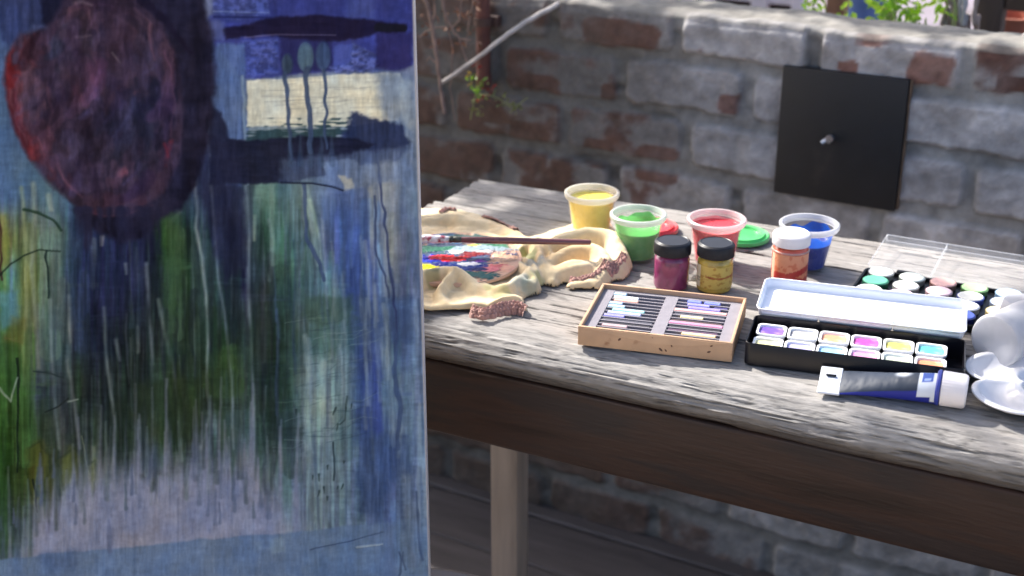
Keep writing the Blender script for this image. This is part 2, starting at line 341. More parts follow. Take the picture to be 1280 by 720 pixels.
    for k, (pts, c, w) in enumerate([([(470,180),(478,250),(484,310),(493,372),(496,430)],(50,58,98),3.2),([(468,245),(469,280),(470,320),(483,345),(485,372)],(54,64,100),2.6),
      ([(493,400),(494,470),(500,510),(496,560)],(60,76,116),6),([(520,615),(522,660),(527,700)],(64,78,112),3),([(500,690),(499,720)],(50,60,90),2.5),([(505,690),(506,712)],(50,60,90),2),
      ([(380,230),(385,300),(402,330),(404,350)],(60,74,112),5),([(418,553),(417,600)],(40,52,60),2.4),([(435,495),(431,525),(424,530)],(50,64,70),2)]):
        mm = pl(pts, w, w, 1.4, 260 + k); over(mm, c, .82); Hh += mm * .6
    # ---- green and yellow thicket at the left
    over(poly([(-10,265),(10,268),(12,330),(-10,340)], 5, 4, 7), (112,112,60), .6, .8 + .4 * s1)
    over(poly([(-4,366),(24,362),(22,402),(2,412)], 5, 4, 8), (78,124,156), .6)
    over(poly([(14,395),(34,398),(30,432),(4,430)], 4, 4, 9), (96,94,50), .5)
    over(poly([(-60,425),(24,428),(26,470),(4,520),(-60,560)], 6, 6, 10), (50,80,44), .5)
    over(poly([(-60,520),(14,520),(12,690),(-60,700)], 5, 6, 11), (50,80,42), .45, .7 + .6 * s1)
    over(poly([(202,268),(226,262),(232,330),(222,400),(204,380)], 5, 5, 12), (56,80,50), .5)
    over(poly([(258,440),(300,430),(304,500),(262,500)], 6, 6, 13), (58,80,50), .35)
    over(poly([(165,480),(250,470),(252,545),(170,552)], 10, 8, 14), (50,62,42), .5)
    for k, (pts, c) in enumerate([([(34,560),(50,552),(60,570),(58,600),(48,636),(36,610)],(78,78,36)),([(72,575),(90,560),(104,572),(96,600),(80,612)],(80,84,40)),([(104,585),(118,575),(122,600),(110,625)],(98,104,62))]):
        over(poly(pts, 6, 5, 30 + k), c, .6, .7 + .5 * s1); mm = pl(pts + [pts[0]], 2.2, 1.6, 2.5, 30 + k, 3); over(mm, (36,46,36), .4); Hh += mm * .5
    for k, (pts, w, c) in enumerate([([(0,342),(12,330),(30,319),(50,312),(62,313),(76,314)],2.2,(30,42,36)),([(58,313),(60,335),(61,372)],3,(28,40,42)),([(22,448),(23,500),(21,590)],3,(26,34,34)),
      ([(30,262),(50,266),(66,275),(76,288)],4,(34,54,44)),([(5,422),(28,428)],2,(90,94,60)),([(42,464),(64,467),(80,472)],2,(40,52,56)),([(58,515),(72,508),(85,498)],2.4,(40,46,46)),([(84,502),(96,499)],2,(130,140,140)),
      ([(-6,262),(1,290),(0,320),(2,350)],3,(60,30,40)),([(2,342),(-30,370),(-60,360)],3,(30,42,36)),([(42,600),(47,640)],3,(30,36,34)),([(100,545),(112,600)],1.6,(120,126,100)),([(0,485),(12,502),(22,472)],3,(130,144,130))]):
        mm = pl(pts, w, w * .8, 1.5, 320 + k); over(mm, c, .8); Hh += mm * .5
    # ---- pale lilac ground under the drips and its lower blue border
    sp = np.zeros(PW); RR = np.random.RandomState(8)
    base = np.interp(xs, [-200,0,30,60,130,210,300,345,380,470,545], [700,700,690,628,600,592,585,610,640,668,670])
    for k in range(95):
        cx = RR.uniform(PX0, 380); w = RR.uniform(3, 9); l = RR.uniform(6, 40)
        sp = np.maximum(sp, l * np.sqrt(np.clip(1 - ((xs - cx) / w) ** 2, 0, 1)))
    top = base + 22 - sp + (vnoise(4, 9999, 77)[0] - .5) * 14
    m = sstep(-34, 26, Y - top[None, :] + (fnoise(3, 30, 64) - .5) * 22) * (1 - sstep(330, 420, X))
    over(m, (122,124,152), .94, .9 + .2 * fnoise(14, 26, 61))
    for k in range(70):                                           # dark drips with rounded ends, pale ones between
        x = RR.uniform(PX0, 372); yb = np.interp(x, xs, base) + RR.uniform(-24, 46) * (1 if k % 3 else .3); l = RR.uniform(40, 110); w = RR.uniform(3, 8)
        c = [(58,68,72),(66,76,98),(50,60,54),(84,92,116)][k % 4]
        mm = pl([(x+RR.uniform(-3,3),yb-l),(x,yb-l*.5),(x,yb)], w * .6, w, .5, 800 + k, 3.5) * sstep(0, l * .6, Y - (yb - l)); over(mm, c, RR.uniform(.2, .55)); Hh += mm * .3
    for k in range(90):
        x = RR.uniform(PX0, 372); yb = np.interp(x, xs, base) + RR.uniform(-10, 40); l = RR.uniform(40, 120); w = RR.uniform(2, 5)
        mm = pl([(x+RR.uniform(-3,3),yb-l),(x,yb)], w * .5, w * 1.4, .5, 960 + k, 3); over(mm, (122,124,148) if k % 3 else (104,116,126), RR.uniform(.25, .6)); Hh += mm * .3
    lowb = 694 - (X - 45) * .094 + (fnoise(30, 30, 62) - .5) * 6
    mb = sstep(-1.5, 2.5, Y - lowb) * (1 - sstep(440, 520, X) * .7)
    over(mb, (90,110,146), .85, .93 + .14 * fnoise(40, 8, 63))
    for k in range(36):                                           # drops at the ends of drips
        x = RR.uniform(-150, 345); y = RR.uniform(595, 668); l = RR.uniform(14, 46)
        mm = pl([(x,y-l),(x+RR.uniform(-1.5,1.5),y)], 1.5, RR.uniform(3.5,7.5), 1, 380 + k, 2.4); over(mm, (84,92,118) if k % 3 else (70,84,96), RR.uniform(.4,.75)); Hh += mm * .3
    over(poly([(136,650),(142,660),(140,690),(136,692),(132,668)], 3, 2, 15), (84,90,120), .7)
    over(poly([(46,692),(100,688),(96,712),(60,715)], 5, 6, 19), (74,90,128), .5)
    mm = pl([(388,687),(440,676),(478,665)], 1.6, 1.2, 1, 8); over(mm, (52,64,98), .7); Hh -= mm * .5
    mm = pl([(445,684),(478,680)], 3, 2, 1, 9); over(mm, (132,146,168), .8); Hh += mm
    over(poly([(338,676),(352,672),(356,690),(340,692)], 3, 3, 16), (112,130,154), .6); over(poly([(318,678),(328,676),(328,688),(318,690)], 3, 3, 17), (112,128,154), .5)
    for k in range(14):
        x = RR.uniform(370, 440); y = RR.uniform(500, 630); mm = pl([(x,y),(x+RR.uniform(-2,2),y+RR.uniform(2,9))], RR.uniform(1.5,3.2), 1, 1.5, 420 + k); over(mm, (38,50,54), .75); Hh += mm * .8
    # ---- top right: blue fields, dark strokes, bare white band
    scr = fnoise(7, 5, 41, 3); scr = np.clip((scr - .5) * 3 + .5, 0, 1)
    over(poly([(262,-80),(548,-80),(548,30),(262,34)], 4, 4, 20), (50,56,122), .92, .85 + .3 * fnoise(16, 40, 42))
    over(poly([(262,-80),(336,-80),(337,18),(300,26),(262,22)], 3, 4, 21), (66,78,146), .75, .82 + .34 * scr)
    over(poly([(430,-80),(470,-80),(468,26),(432,24)], 8, 4, 22), (66,78,144), .6, .8 + .3 * s1)
    over(poly([(266,28),(514,30),(516,80),(495,88),(400,90),(304,100),(266,50)], 2.5, 3, 23), (54,60,134), .95, .86 + .26 * fnoise(26, 9, 43))
    m = poly([(302,52),(348,48),(350,92),(306,98)], 3, 3, 24); over(m, (66,78,148), .7, .8 + .4 * scr); Hh += m * (scr - .5) * 2.5
    over(poly([(350,44),(416,42),(416,88),(352,94)], 3, 3, 25), (40,40,84), .8)
    over(poly([(417,57),(444,56),(440,84),(416,84)], 2, 2, 26), (66,78,156), .9)
    m = poly([(440,52),(470,68),(474,88),(420,92),(412,84),(438,80)], 2, 5, 27); over(m, (78,88,146), .6, .7 + .6 * scr); Hh += m * (scr - .3) * 3
    over(poly([(470,40),(514,42),(514,82),(500,90),(470,86)], 3, 3, 28), (46,44,96), .9)
    m = poly([(276,36),(310,30),(350,20),(400,18),(470,26),(508,30),(506,40),(470,42),(440,50),(400,52),(345,44),(284,48)], 2.5, 3, 29); over(m, (34,30,56), .95, .85 + .3 * fnoise(50, 5, 44)); Hh += m * .5
    over(pl([(306,47),(345,43),(420,44)], 1.6, 1.2, 1, 31), (104,96,140), .6); over(pl([(472,34),(504,35)], 11, 9, 1, 32), (32,32,44), .9)
    over(pl([(268,21),(340,22)], 3, 2, 1, 33), (36,40,90), .8); over(pl([(268,14),(335,16)], 2, 1.5, 1, 34), (110,124,170), .5)
    over(poly([(240,-80),(264,-80),(266,18),(250,26),(232,-10)], 4, 4, 35), (96,106,140), .7, .8 + .3 * s1)
    over(poly([(254,24),(282,28),(278,48),(258,50)], 4, 4, 36), (78,88,140), .7)
    over(poly([(272,54),(306,54),(310,180),(300,232),(280,232),(270,130)], 3, 3, 37), (70,90,140), .85, .78 + .4 * s1)
    over(pl([(304,96),(306,160),(310,230)], 4, 3, 1, 38), (126,146,170), .55)
    wt = poly([(309,101),(400,95),(470,91),(500,92),(508,110),(498,150),(440,158),(309,158)], 1.6, 2, 39)
    over(wt, (186,183,174), .97, .96 + .09 * hz)
    for k in range(40):
        x = RR.uniform(312, 470); y = RR.uniform(98, 150); l = RR.uniform(10, 50)
        over(pl([(x,y),(x+l,y-1)], .9, .6, 1, 460 + k) * wt, (128,128,130), .5)
    over(poly([(470,90),(500,92),(514,100),(516,170),(490,160),(474,130)], 8, 6, 40), (92,108,142), .7, .7 + .6 * s1)
    over(poly([(498,96),(514,100),(514,160),(500,150)], 5, 5, 41), (140,148,160), .6)
    dry = sstep(.42, .62, vnoise(30, 1.8, 71) * .6 + vnoise(7, 3, 72) * .4 + (Y - 158) * .022 + (X - 400) * .0012)
    over(poly([(308,142),(380,140),(400,146),(440,140),(446,175),(308,180)], 3, 4, 42) * dry, (44,66,78), .92)
    over(poly([(440,140),(470,148),(498,154),(516,178),(500,200),(450,206),(425,190),(430,165)], 3, 5, 43), (42,50,84), .93, .85 + .3 * s1)
    m = poly([(262,172),(310,176),(380,170),(440,172),(470,180),(440,198),(400,204),(408,218),(350,230),(262,230)], 2.2, 3, 44); over(m, (34,36,58), .96, .9 + .2 * hz)
    over(poly([(262,130),(278,140),(286,175),(262,180)], 3, 3, 45), (36,38,62), .9)
    over(poly([(240,160),(292,180),(304,236),(306,330),(280,360),(266,300),(244,220)], 6, 5, 46), (40,42,68), .72, .85 + .3 * s1)
    m = poly([(350,200),(450,190),(516,182),(516,225),(440,238),(430,240),(400,226),(352,228)], 5, 6, 47); over(m, (84,100,138), .6, .7 + .6 * s1)
    over(poly([(424,220),(440,222),(444,236),(430,238)], 2, 3, 48), (150,150,150), .8)
    mm = pl([(350,228),(390,229),(415,233),(430,238)], 2.4, 2, 1, 49); over(mm, (30,34,54), .9); Hh += mm
    for k, (x, y, rx, ry, c) in enumerate([(359,80,7,13,(58,74,100)),(382,71,10.5,19,(76,100,126)),(404,70,9.5,18,(58,76,116))]):
        d = np.hypot((X - x) / rx, (Y - y) / ry); m = sstep(1.06, .9, d); over(m, c, .95, .85 + .25 * s1); over(sstep(.35, .0, np.abs(d - .95)) * (d < 1.2), (50,60,100), .3); Hh += m * 1.2
    for k, (pts, w) in enumerate([([(357,92),(359,120),(362,160),(364,200)],5),([(383,86),(384,120),(387,160),(389,190)],7.5),([(403,86),(406,110),(407,140),(408,185)],4.5)]):
        mm = pl(pts, w, w * .8, 1.6, 480 + k); over(mm, (56,70,104), .9); Hh += mm * 1.0
    for k in range(5):
        x = 362 + 13 * k; over(pl([(x,170),(x+1,205)], 2, 8, 1, 490 + k, 3), (60,76,108), .5)
    # ---- the dark red oval form
    outer = poly([(172,-90),(240,-90),(252,-10),(266,40),(270,90),(266,140),(262,180),(246,232),(228,262),(196,276),(176,300),(150,302),(118,288),(90,262),(120,200),(170,60)], 5, 3, 50)
    ang = np.arctan2(Y - 118, (X - 118) * 1.25); rad = np.hypot((X - 118) * 1.25, Y - 118)
    def pol(sa, sr, seed):
        g = fnoise(sa, sr, seed, 3, 720, 400); ia = np.clip((ang + math.pi) / (2 * math.pi) * 719, 0, 719).astype(int); ir = np.clip(rad, 0, 399).astype(int); return g[ir, ia]
    sw = np.clip((fnoise(14, 46, 83) * .6 + fnoise(44, 14, 84) * .4 - .5) * 3.2 + .5, 0, 1); sw2 = np.clip((fnoise(8, 26, 82, 3) - .5) * 2.4 + .5, 0, 1)
    over(outer, (36,34,54), .97, .78 + .42 * sw); Hh += outer * sw * .8
    over(poly([(-60,-90),(85,-90),(82,8),(64,34),(40,30),(24,52),(10,60),(-10,20)], 4, 5, 51), (44,52,92), .75, .8 + .4 * s1)
    over(poly([(48,-90),(88,-90),(80,10),(64,34),(52,30)], 4, 4, 52), (30,30,50), .9)
    inner = poly([(88,-90),(170,-90),(176,0),(204,30),(222,80),(230,140),(224,200),(204,240),(170,266),(128,272),(92,256),(62,230),(36,196),(16,156),(5,104),(8,72),(26,42),(58,34),(76,8)], 5, 2.5, 53)
    over(inner, (54,44,64), 1, .74 + .5 * sw); Hh += inner * sw2 * .8
    def blob(x, y, rx, ry, c, a, k, rot=0):
        a = a * .82
        cr, sr_ = math.cos(rot), math.sin(rot); u = (X - x) * cr + (Y - y) * sr_; v = -(X - x) * sr_ + (Y - y) * cr
        d = np.hypot(u / rx, v / ry) + (fnoise(9, 16, 600 + k) - .5) * 1.3 + (sw - .5) * .7
        over(sstep(1.15, .45, d) * inner, c, a, .86 + .3 * sw2)
    for k, b in enumerate([(12,110,14,55,(118,34,38),.9),(26,165,14,40,(106,34,40),.85,-.4),(42,66,26,18,(98,48,58),.7),(40,120,20,46,(92,66,84),.85),(48,170,16,40,(94,60,78),.7,-.5),(70,52,28,22,(58,60,86),.7),
      (96,40,20,34,(88,66,84),.5),(104,20,18,14,(104,72,90),.6),(110,55,18,14,(90,78,110),.6),(86,72,30,18,(56,58,84),.6),(150,40,38,30,(70,52,72),.6),(185,60,22,50,(58,50,72),.6),(110,105,34,30,(78,50,64),.6),
      (140,120,40,16,(76,50,60),.5),(150,140,16,26,(92,46,52),.55,.2),(128,185,54,50,(46,42,62),.85),(176,145,38,56,(38,40,64),.9,.3),(185,180,24,44,(42,42,62),.7),(208,110,8,46,(86,62,88),.6,.15),(205,70,10,20,(92,66,86),.5),
      (212,185,5,18,(112,40,54),.8,.2),(76,215,12,38,(90,58,78),.5,-.6),(60,205,8,34,(84,48,62),.5,-.5),(106,252,26,12,(78,44,62),.5,.35),(155,214,12,8,(118,66,88),.7,-.5),(144,228,10,10,(88,60,82),.5),(150,250,40,10,(74,48,66),.6),(196,225,16,36,(60,46,68),.6,.4),(40,190,10,36,(96,42,50),.5,-.5)]):
        blob(*b[:6], 100 + k, *(b[6:] or (0,)))
    for k in range(150):
        t0 = RS.uniform(0, 6.28); q = RS.uniform(.05, .95); tl = RS.uniform(.2, .6); w = RS.choice([6, 10, 15, 22])
        if q > .78: pts = [(118 + 108 * q * math.cos(t0 + tl * i / 4), 128 + 142 * q * math.sin(t0 + tl * i / 4)) for i in range(5)]
        else:
            bx, by = 118 + 108 * q * math.cos(t0), 128 + 142 * q * math.sin(t0); ba = RS.choice([1.2, 1.5, 1.9, 2.3]) + RS.uniform(-.2, .2); bl_ = RS.uniform(16, 52)
            pts = [(bx + bl_ * (i / 4 - .5) * math.cos(ba) + 3 * math.sin(i), by + bl_ * (i / 4 - .5) * math.sin(ba)) for i in range(5)]
        c = local(*pts[2]) * RS.uniform(.68, 1.25) * np.array([RS.uniform(.88, 1.12), 1, RS.uniform(.95, 1.12)])
        mm = pl(pts, w, w * .5, 1, 1600 + k, 4); over(mm * inner, c, RS.uniform(.25, .6), .86 + .28 * sw2); Hh += mm * inner * .4
    for k, (pts, w, c) in enumerate([([(92,4),(102,2),(114,6)],4,(140,124,140)),([(95,46),(106,46),(114,44)],2.4,(128,108,128)),([(140,66),(150,78)],1.2,(140,130,140)),([(188,30),(190,60),(194,74)],4,(124,84,104)),([(206,64),(214,90),(218,130),(214,170)],2.4,(116,76,104)),
      ([(72,205),(80,222),(92,236),(104,246)],4,(130,84,104)),([(48,172),(56,196),(66,214)],2,(120,70,90)),([(104,262),(130,270),(160,268),(190,256)],2,(112,66,86)),([(150,216),(158,208)],3,(140,84,104)),([(112,60),(120,80),(118,92)],3,(100,70,90)),([(170,10),(196,34),(214,60)],3,(88,66,90)),([(12,112),(20,150),(34,180)],3,(120,84,100)),
      ([(60,110),(66,140),(60,170)],4,(98,64,82)),([(206,180),(210,196)],3,(150,40,56)),([(228,150),(226,190),(212,230)],3,(74,60,92))]):
        mm = pl(pts, w * 1.3, w * .5, 1.2, 700 + k, 3.5) * AL; over(mm, c, .45); Hh += mm * .8
    over(pl([(176,0),(206,24),(232,60),(240,66)], 12, 5, 2, 90, 4), (32,28,48), .8)
    for k in range(26):                                           # ragged lower hem of the form
        x = RR.uniform(86, 200); l = RR.uniform(8, 40); over(pl([(x,262),(x+RR.uniform(-2,3),278+l)], RR.uniform(5,11), 2, 2, 720 + k, 4), (38,38,62), .6)
    # ---- left of the picture's visible part, weave and grain everywhere
    wv = vnoise(1.4, 1.4, 91) * .5 + vnoise(3, 1.2, 92) * .5
    P *= (1 + (wv - .5) * .05)[..., None]
    P *= (1 + (fnoise(26, 26, 93) - .5) * .12)[..., None]
    Hh += (wv - .5) * .2
    g = P.mean(2, keepdims=True); P = g + (P - g) * .85
    mic = fnoise(3, 14, 94, 3) * .6 + fnoise(8, 5, 95, 3) * .4
    P *= (1 + (mic - .5) * .32)[..., None]; Hh += (mic - .5) * .8
    hue = (fnoise(22, 34, 96, 3) - .5)[..., None] * np.array([.14, .04, -.10]); P = P * (1 + hue)
    P *= (1 - .06 * sstep(330, 420, Y) * (1 - sstep(540, 610, Y)) * (1 - sstep(340, 400, X)))[..., None]      # deeper thicket
    P = .36 + (P - .36) * 1.16; P = P * .95; P[..., 2] *= .97
    return np.clip(P, 0, 1), Hh

# ---------------------------------------------------------------- camera, sun, sky
cam = bpy.data.cameras.new('camera'); co = bpy.data.objects.new('camera', cam); COL.objects.link(co)
co.location = (0, 0, CAMZ); co.rotation_euler = (math.pi / 2 - PITCH, 0, 0)
cam.sensor_width = 36; cam.lens = 36 * FPX / 1280; cam.clip_start = .05; cam.clip_end = 300
cam.dof.use_dof = True; cam.dof.focus_distance = 1.33; cam.dof.aperture_fstop = cam.lens / 1000 / .0088
S.camera = co
SUN_EL = math.radians(42); sdir = Vector((-math.sin(math.radians(45)) * math.cos(SUN_EL), math.cos(math.radians(45)) * math.cos(SUN_EL), math.sin(SUN_EL)))
sl = bpy.data.lights.new('sun', 'SUN'); sl.energy = 4.4; sl.angle = math.radians(.53); sl.color = (1, .95, .88)
so = bpy.data.objects.new('sun', sl); COL.objects.link(so); so.rotation_euler = (-sdir).to_track_quat('-Z', 'Y').to_euler(); so.location = sdir * 8
W = bpy.data.worlds.new('World'); S.world = W; W.use_nodes = True
sk = W.node_tree.nodes.new('ShaderNodeTexSky'); sk.sky_type = 'NISHITA'; sk.sun_disc = False; sk.sun_elevation = SUN_EL; sk.sun_rotation = math.atan2(sdir.x, sdir.y)
W.node_tree.links.new(sk.outputs[0], W.node_tree.nodes['Background'].inputs[0]); W.node_tree.nodes['Background'].inputs[1].default_value = .15; sk.dust_density = 4.0; sk.ozone_density = .6; sk.air_density = .8
S.view_settings.view_transform = 'Standard'; S.view_settings.look = 'None'; S.view_settings.exposure = EXPO; S.view_settings.gamma = 1
S.cycles.use_denoising = True; S.cycles.max_bounces = 8; S.cycles.transparent_max_bounces = 16
S.cycles.caustics_reflective = False; S.cycles.caustics_refractive = False; S.cycles.sample_clamp_indirect = 8

# ---------------------------------------------------------------- ground
xs = np.linspace(-1, 1, 120); GX, GY = np.meshgrid(np.sign(xs) * np.abs(xs) ** 3 * 60, np.sign(xs) * np.abs(xs) ** 3 * 60)
gm = mat('paving', lin((206, 192, 170)), .85, .25, 3, .004, 60, c2=lin((186, 172, 150)), c2s=2.3)
g = gridmesh('ground', np.stack([GX, GY, np.full_like(GX, -.012)], -1), gm); tag(g, 'paved yard ground', None, None, 'structure')
# wooden floor boards between table and wall
fb = MB(); R = random.Random(3)
for k in range(16):
    y0 = -.1 + k * .14
    fb.bbox(-3.2, 2.4, y0, y0 + .134, -.03, R.uniform(-.003, .003), .004, 1)
o = fb.build('floor', mat('floor_boards', lin((66, 61, 63)), .7, .3, 6, .0015, 40, stretch=(1, 8, 8)), None, WW(0, 0, 0) , (0, 0, WA)); tag(o, 'dark weathered floor boards under the table', None, None, 'structure')

# ---------------------------------------------------------------- table
def wood_noise(AA, BB, seed, w):
    pass
def board(name_seed, a0, a1, b0, b1, ztop, thick, front=False, back_round=.004):
    """one weathered plank: its outline is walked over front, top and back, swept along its length"""
    da = .0045; na = int((a1 - a0) / da)
    if front:
        prof = [(b0 + .046, ztop - thick), (b0 + .020, ztop - thick + .001), (b0 + .008, ztop - thick + .005), (b0 + .002, ztop - thick + .013), (b0, ztop - .027), (b0 + .0015, ztop - .018), (b0 + .006, ztop - .0105), (b0 + .014, ztop - .005), (b0 + .026, ztop - .0015), (b0 + .042, ztop)]
    else:
        prof = [(b0 + .01, ztop - thick), (b0 + .001, ztop - thick + .001), (b0, ztop - .005), (b0 + .0012, ztop - .0018), (b0 + .005, ztop)]
    tail = [(b1 - .005, ztop), (b1 - .001, ztop - .0018), (b1, ztop - .006), (b1, ztop - thick)]
    pp = []
    for p, q in zip(prof + tail[:1], (prof + tail)[1:]):
        L = math.hypot(q[0]-p[0], q[1]-p[1]); n = max(1, int(L / .0013))
        for i in range(n): pp.append((p[0] + (q[0]-p[0]) * i / n, p[1] + (q[1]-p[1]) * i / n))
    pp += tail; pp = np.array(pp); m = len(pp)
    s = np.concatenate([[0], np.cumsum(np.hypot(*np.diff(pp, axis=0).T))]) / .0013
    n1 = fnoise(26, 2.6, name_seed, 4, na, int(s[-1]) + 2); n2 = fnoise(9, 1.3, name_seed + 5, 3, na, int(s[-1]) + 2); n3 = fnoise(70, 24, name_seed + 9, 3, na, int(s[-1]) + 2)
    si = s.astype(int); n1 = n1[si]; n2 = n2[si]; n3 = n3[si]            # m, na
    a = np.linspace(a0, a1, na)[None, :].repeat(m, 0)
    nx = np.gradient(pp[:, 0]); nz = np.gradient(pp[:, 1]); ln = np.hypot(nx, nz) + 1e-9; N_ = np.stack([-nz / ln, nx / ln], 1)
    frontness = np.clip(1 - (pp[:, 0] - b0) / .05, 0, 1)[:, None] if front else np.zeros((m, 1))
    crack = sstep(.62, .69, n1) * sstep(.46, .6, n3)
    split = sstep(.60, .70, n2) * frontness
    d = (n3 - .5) * (.0015 + .010 * frontness) + (n1 - .5) * (.0016 + .003 * frontness) + (n2 - .5) * (.0008 + .0012 * frontness) - crack * .0022 - split * .0018
    wav = (vnoise(55, 9, name_seed + 20, na, 3)[0] - .5) * (.016 if front else .002)
    V = np.zeros((m, na, 3)); V[..., 0] = a
    V[..., 1] = pp[:, 0][:, None] + N_[:, 0][:, None] * d + wav[None] * np.clip(1 - (pp[:, 0] - b0) / (.09 if front else .02), 0, 1)[:, None]
    V[..., 2] = pp[:, 1][:, None] + np.where(N_[:, 1] > .1, N_[:, 1], N_[:, 1] * .6)[:, None] * d
    base = np.array([.285, .272, .258]); brown = np.array([.17, .125, .095])
    t = np.clip(n3 * 1.6 - .45, 0, 1)[..., None]
    C = base * (1 - .35 * t) + brown * .35 * t
    C = C * (.76 + .46 * n1)[..., None] * (.80 + .38 * n2)[..., None]
    blot = fnoise(11, 8, name_seed + 31, 4, na, int(s[-1]) + 2)[si]; C = C * (.80 + .40 * blot)[..., None]; spot = sstep(.68, .74, fnoise(4, 2.6, name_seed + 37, 3, na, int(s[-1]) + 2)[si]); d = d - spot * .0008; C = C * (1 - .45 * spot)[..., None]
    C = C * (1 - .72 * crack)[..., None] * (1 - .55 * split)[..., None]
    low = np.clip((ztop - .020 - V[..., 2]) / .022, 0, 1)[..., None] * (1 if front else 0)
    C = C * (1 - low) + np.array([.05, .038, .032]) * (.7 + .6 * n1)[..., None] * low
    return V, C
wm = mat('weathered_wood', (1, 1, 1), .8, .16, 60, .0007, 170, attr=True, stretch=(1, 3.5, 3.5), spec=.3)
brown = mat('brown_stained_wood', lin((52, 35, 28)), .55, .6, 5, .0006, 30, stretch=(1, 9, 9), c2=lin((33, 25, 23)), c2s=5, spec=.3)
tb = empty('wooden_table', TW(-.83, 1.11, 0) * 1, TA, 'long wooden table with a weathered grey waney-edged top carrying all the paints', 'table')
ox, oy = -.83, 1.11                                # local = (a - ox, b - oy, z)
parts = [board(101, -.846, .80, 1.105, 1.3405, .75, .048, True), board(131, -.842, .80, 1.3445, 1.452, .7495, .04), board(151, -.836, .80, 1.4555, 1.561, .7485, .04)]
Vs = []; Cs = []
objs = []
nv = 0
me = bpy.data.meshes.new('table_top'); allv = []; allq = []; allc = []
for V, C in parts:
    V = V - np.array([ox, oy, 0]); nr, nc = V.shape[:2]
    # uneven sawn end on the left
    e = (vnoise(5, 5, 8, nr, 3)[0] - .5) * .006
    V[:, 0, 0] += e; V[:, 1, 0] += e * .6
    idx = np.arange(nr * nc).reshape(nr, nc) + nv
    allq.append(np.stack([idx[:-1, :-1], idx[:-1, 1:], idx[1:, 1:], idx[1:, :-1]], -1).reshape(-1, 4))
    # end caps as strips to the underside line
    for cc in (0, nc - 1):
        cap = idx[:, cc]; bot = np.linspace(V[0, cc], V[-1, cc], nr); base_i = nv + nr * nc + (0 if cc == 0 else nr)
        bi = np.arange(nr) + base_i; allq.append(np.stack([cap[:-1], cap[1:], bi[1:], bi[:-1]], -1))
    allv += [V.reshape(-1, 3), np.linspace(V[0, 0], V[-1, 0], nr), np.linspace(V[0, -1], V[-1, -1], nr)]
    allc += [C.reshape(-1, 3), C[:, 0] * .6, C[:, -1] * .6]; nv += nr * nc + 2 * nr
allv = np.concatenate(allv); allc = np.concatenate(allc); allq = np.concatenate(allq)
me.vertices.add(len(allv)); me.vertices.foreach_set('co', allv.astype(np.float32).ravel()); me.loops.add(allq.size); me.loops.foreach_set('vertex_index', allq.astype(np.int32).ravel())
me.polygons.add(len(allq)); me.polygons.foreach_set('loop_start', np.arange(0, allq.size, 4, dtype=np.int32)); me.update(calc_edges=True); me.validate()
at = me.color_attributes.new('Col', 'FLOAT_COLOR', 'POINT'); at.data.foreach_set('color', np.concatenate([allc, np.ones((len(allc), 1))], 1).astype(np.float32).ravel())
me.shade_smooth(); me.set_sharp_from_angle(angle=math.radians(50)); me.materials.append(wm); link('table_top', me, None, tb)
def aprn(x0, x1, y0, y1, z0, z1):
    m = MB(); m.bbox(x0, x1, y0, y1, z0, z1, .006, 3); return m
aprn(.03, 1.60, .004, .030, .617, .7035).build('apron', brown, tb)
aprn(.03, 1.60, .400, .425, .64, .708).build('apron', brown, tb)
aprn(.035, .058, .032, .398, .64, .7015).build('apron', brown, tb)
aprn(1.575, 1.598, .032, .398, .64, .7015).build('apron', brown, tb)
legm = mat('leg_wood', lin((134, 122, 112)), .65, .25, 6, .0006, 40, stretch=(9, 9, 1))
for lx in (.074, 1.53):
    for ly in (.05, .378):
        m = MB(); m.bbox(lx - .021, lx + .021, ly - .019, ly + .019, 0, .702, .003, 2); m.build('leg', legm, tb)

# ---------------------------------------------------------------- brick wall
ca = .0042
na = int(3.9 / ca); a_ = -2.55 + np.arange(na) * ca
TOPZ = .915
nz = int(TOPZ / ca); z_ = np.arange(nz + 1) * ca
AA, ZZ = np.meshgrid(a_, z_)
wob = (fnoise(60, 40, 201, 3, na, nz + 1) - .5) * .012; wob2 = (fnoise(40, 60, 203, 3, na, nz + 1) - .5) * .014
zz = ZZ + wob; aa = AA + wob2
PITCHZ = .0865; crs = np.floor((TOPZ + .022 - zz) / PITCHZ).astype(int); fz = (TOPZ + .022 - zz) / PITCHZ - crs
off = np.where(crs % 2 == 0, -.365, -.47) + (crs * 37 % 5) * .006
bl = .212; fx_ = (aa - off) / bl; bi = np.floor(fx_).astype(int); fx_ = fx_ - bi
dz = np.minimum(fz, 1 - fz) * PITCHZ; dx = np.minimum(fx_, 1 - fx_) * bl; d = np.minimum(dz, dx)
# rounded corners of each brick
dd = np.where((dz < .022) & (dx < .022), .022 - np.hypot(np.maximum(.022 - dz, 0), np.maximum(.022 - dx, 0)), d)
brick = sstep(.003, .0135, dd + (fnoise(9, 9, 205, 3, na, nz + 1) - .5) * .009)
h = (crs * 7919 + bi * 104729) % 997 / 997.; h2 = (crs * 3571 + bi * 6007) % 911 / 911.
wear = fnoise(22, 16, 207, 4, na, nz + 1); fine = fnoise(4, 4, 209, 3, na, nz + 1)
patch = np.zeros_like(AA)
def rp(px0, px1, py0, py1, s=1):
    global patch
    c = onwall((px0+px1)/2, (py0+py1)/2); c0 = wallab(c)[0]; ra = abs(wallab(onwall(px1, py0))[0] - wallab(onwall(px0, py0))[0]) / 2; rz = abs(onwall(px0, py0).z - onwall(px0, py1).z) / 2
    patch = np.maximum(patch, s * np.clip(1.35 - (((AA - c0) / ra) ** 4 + ((ZZ - c.z) / rz) ** 4) ** .5 - (wear - .35) * 1.1, 0, 1))
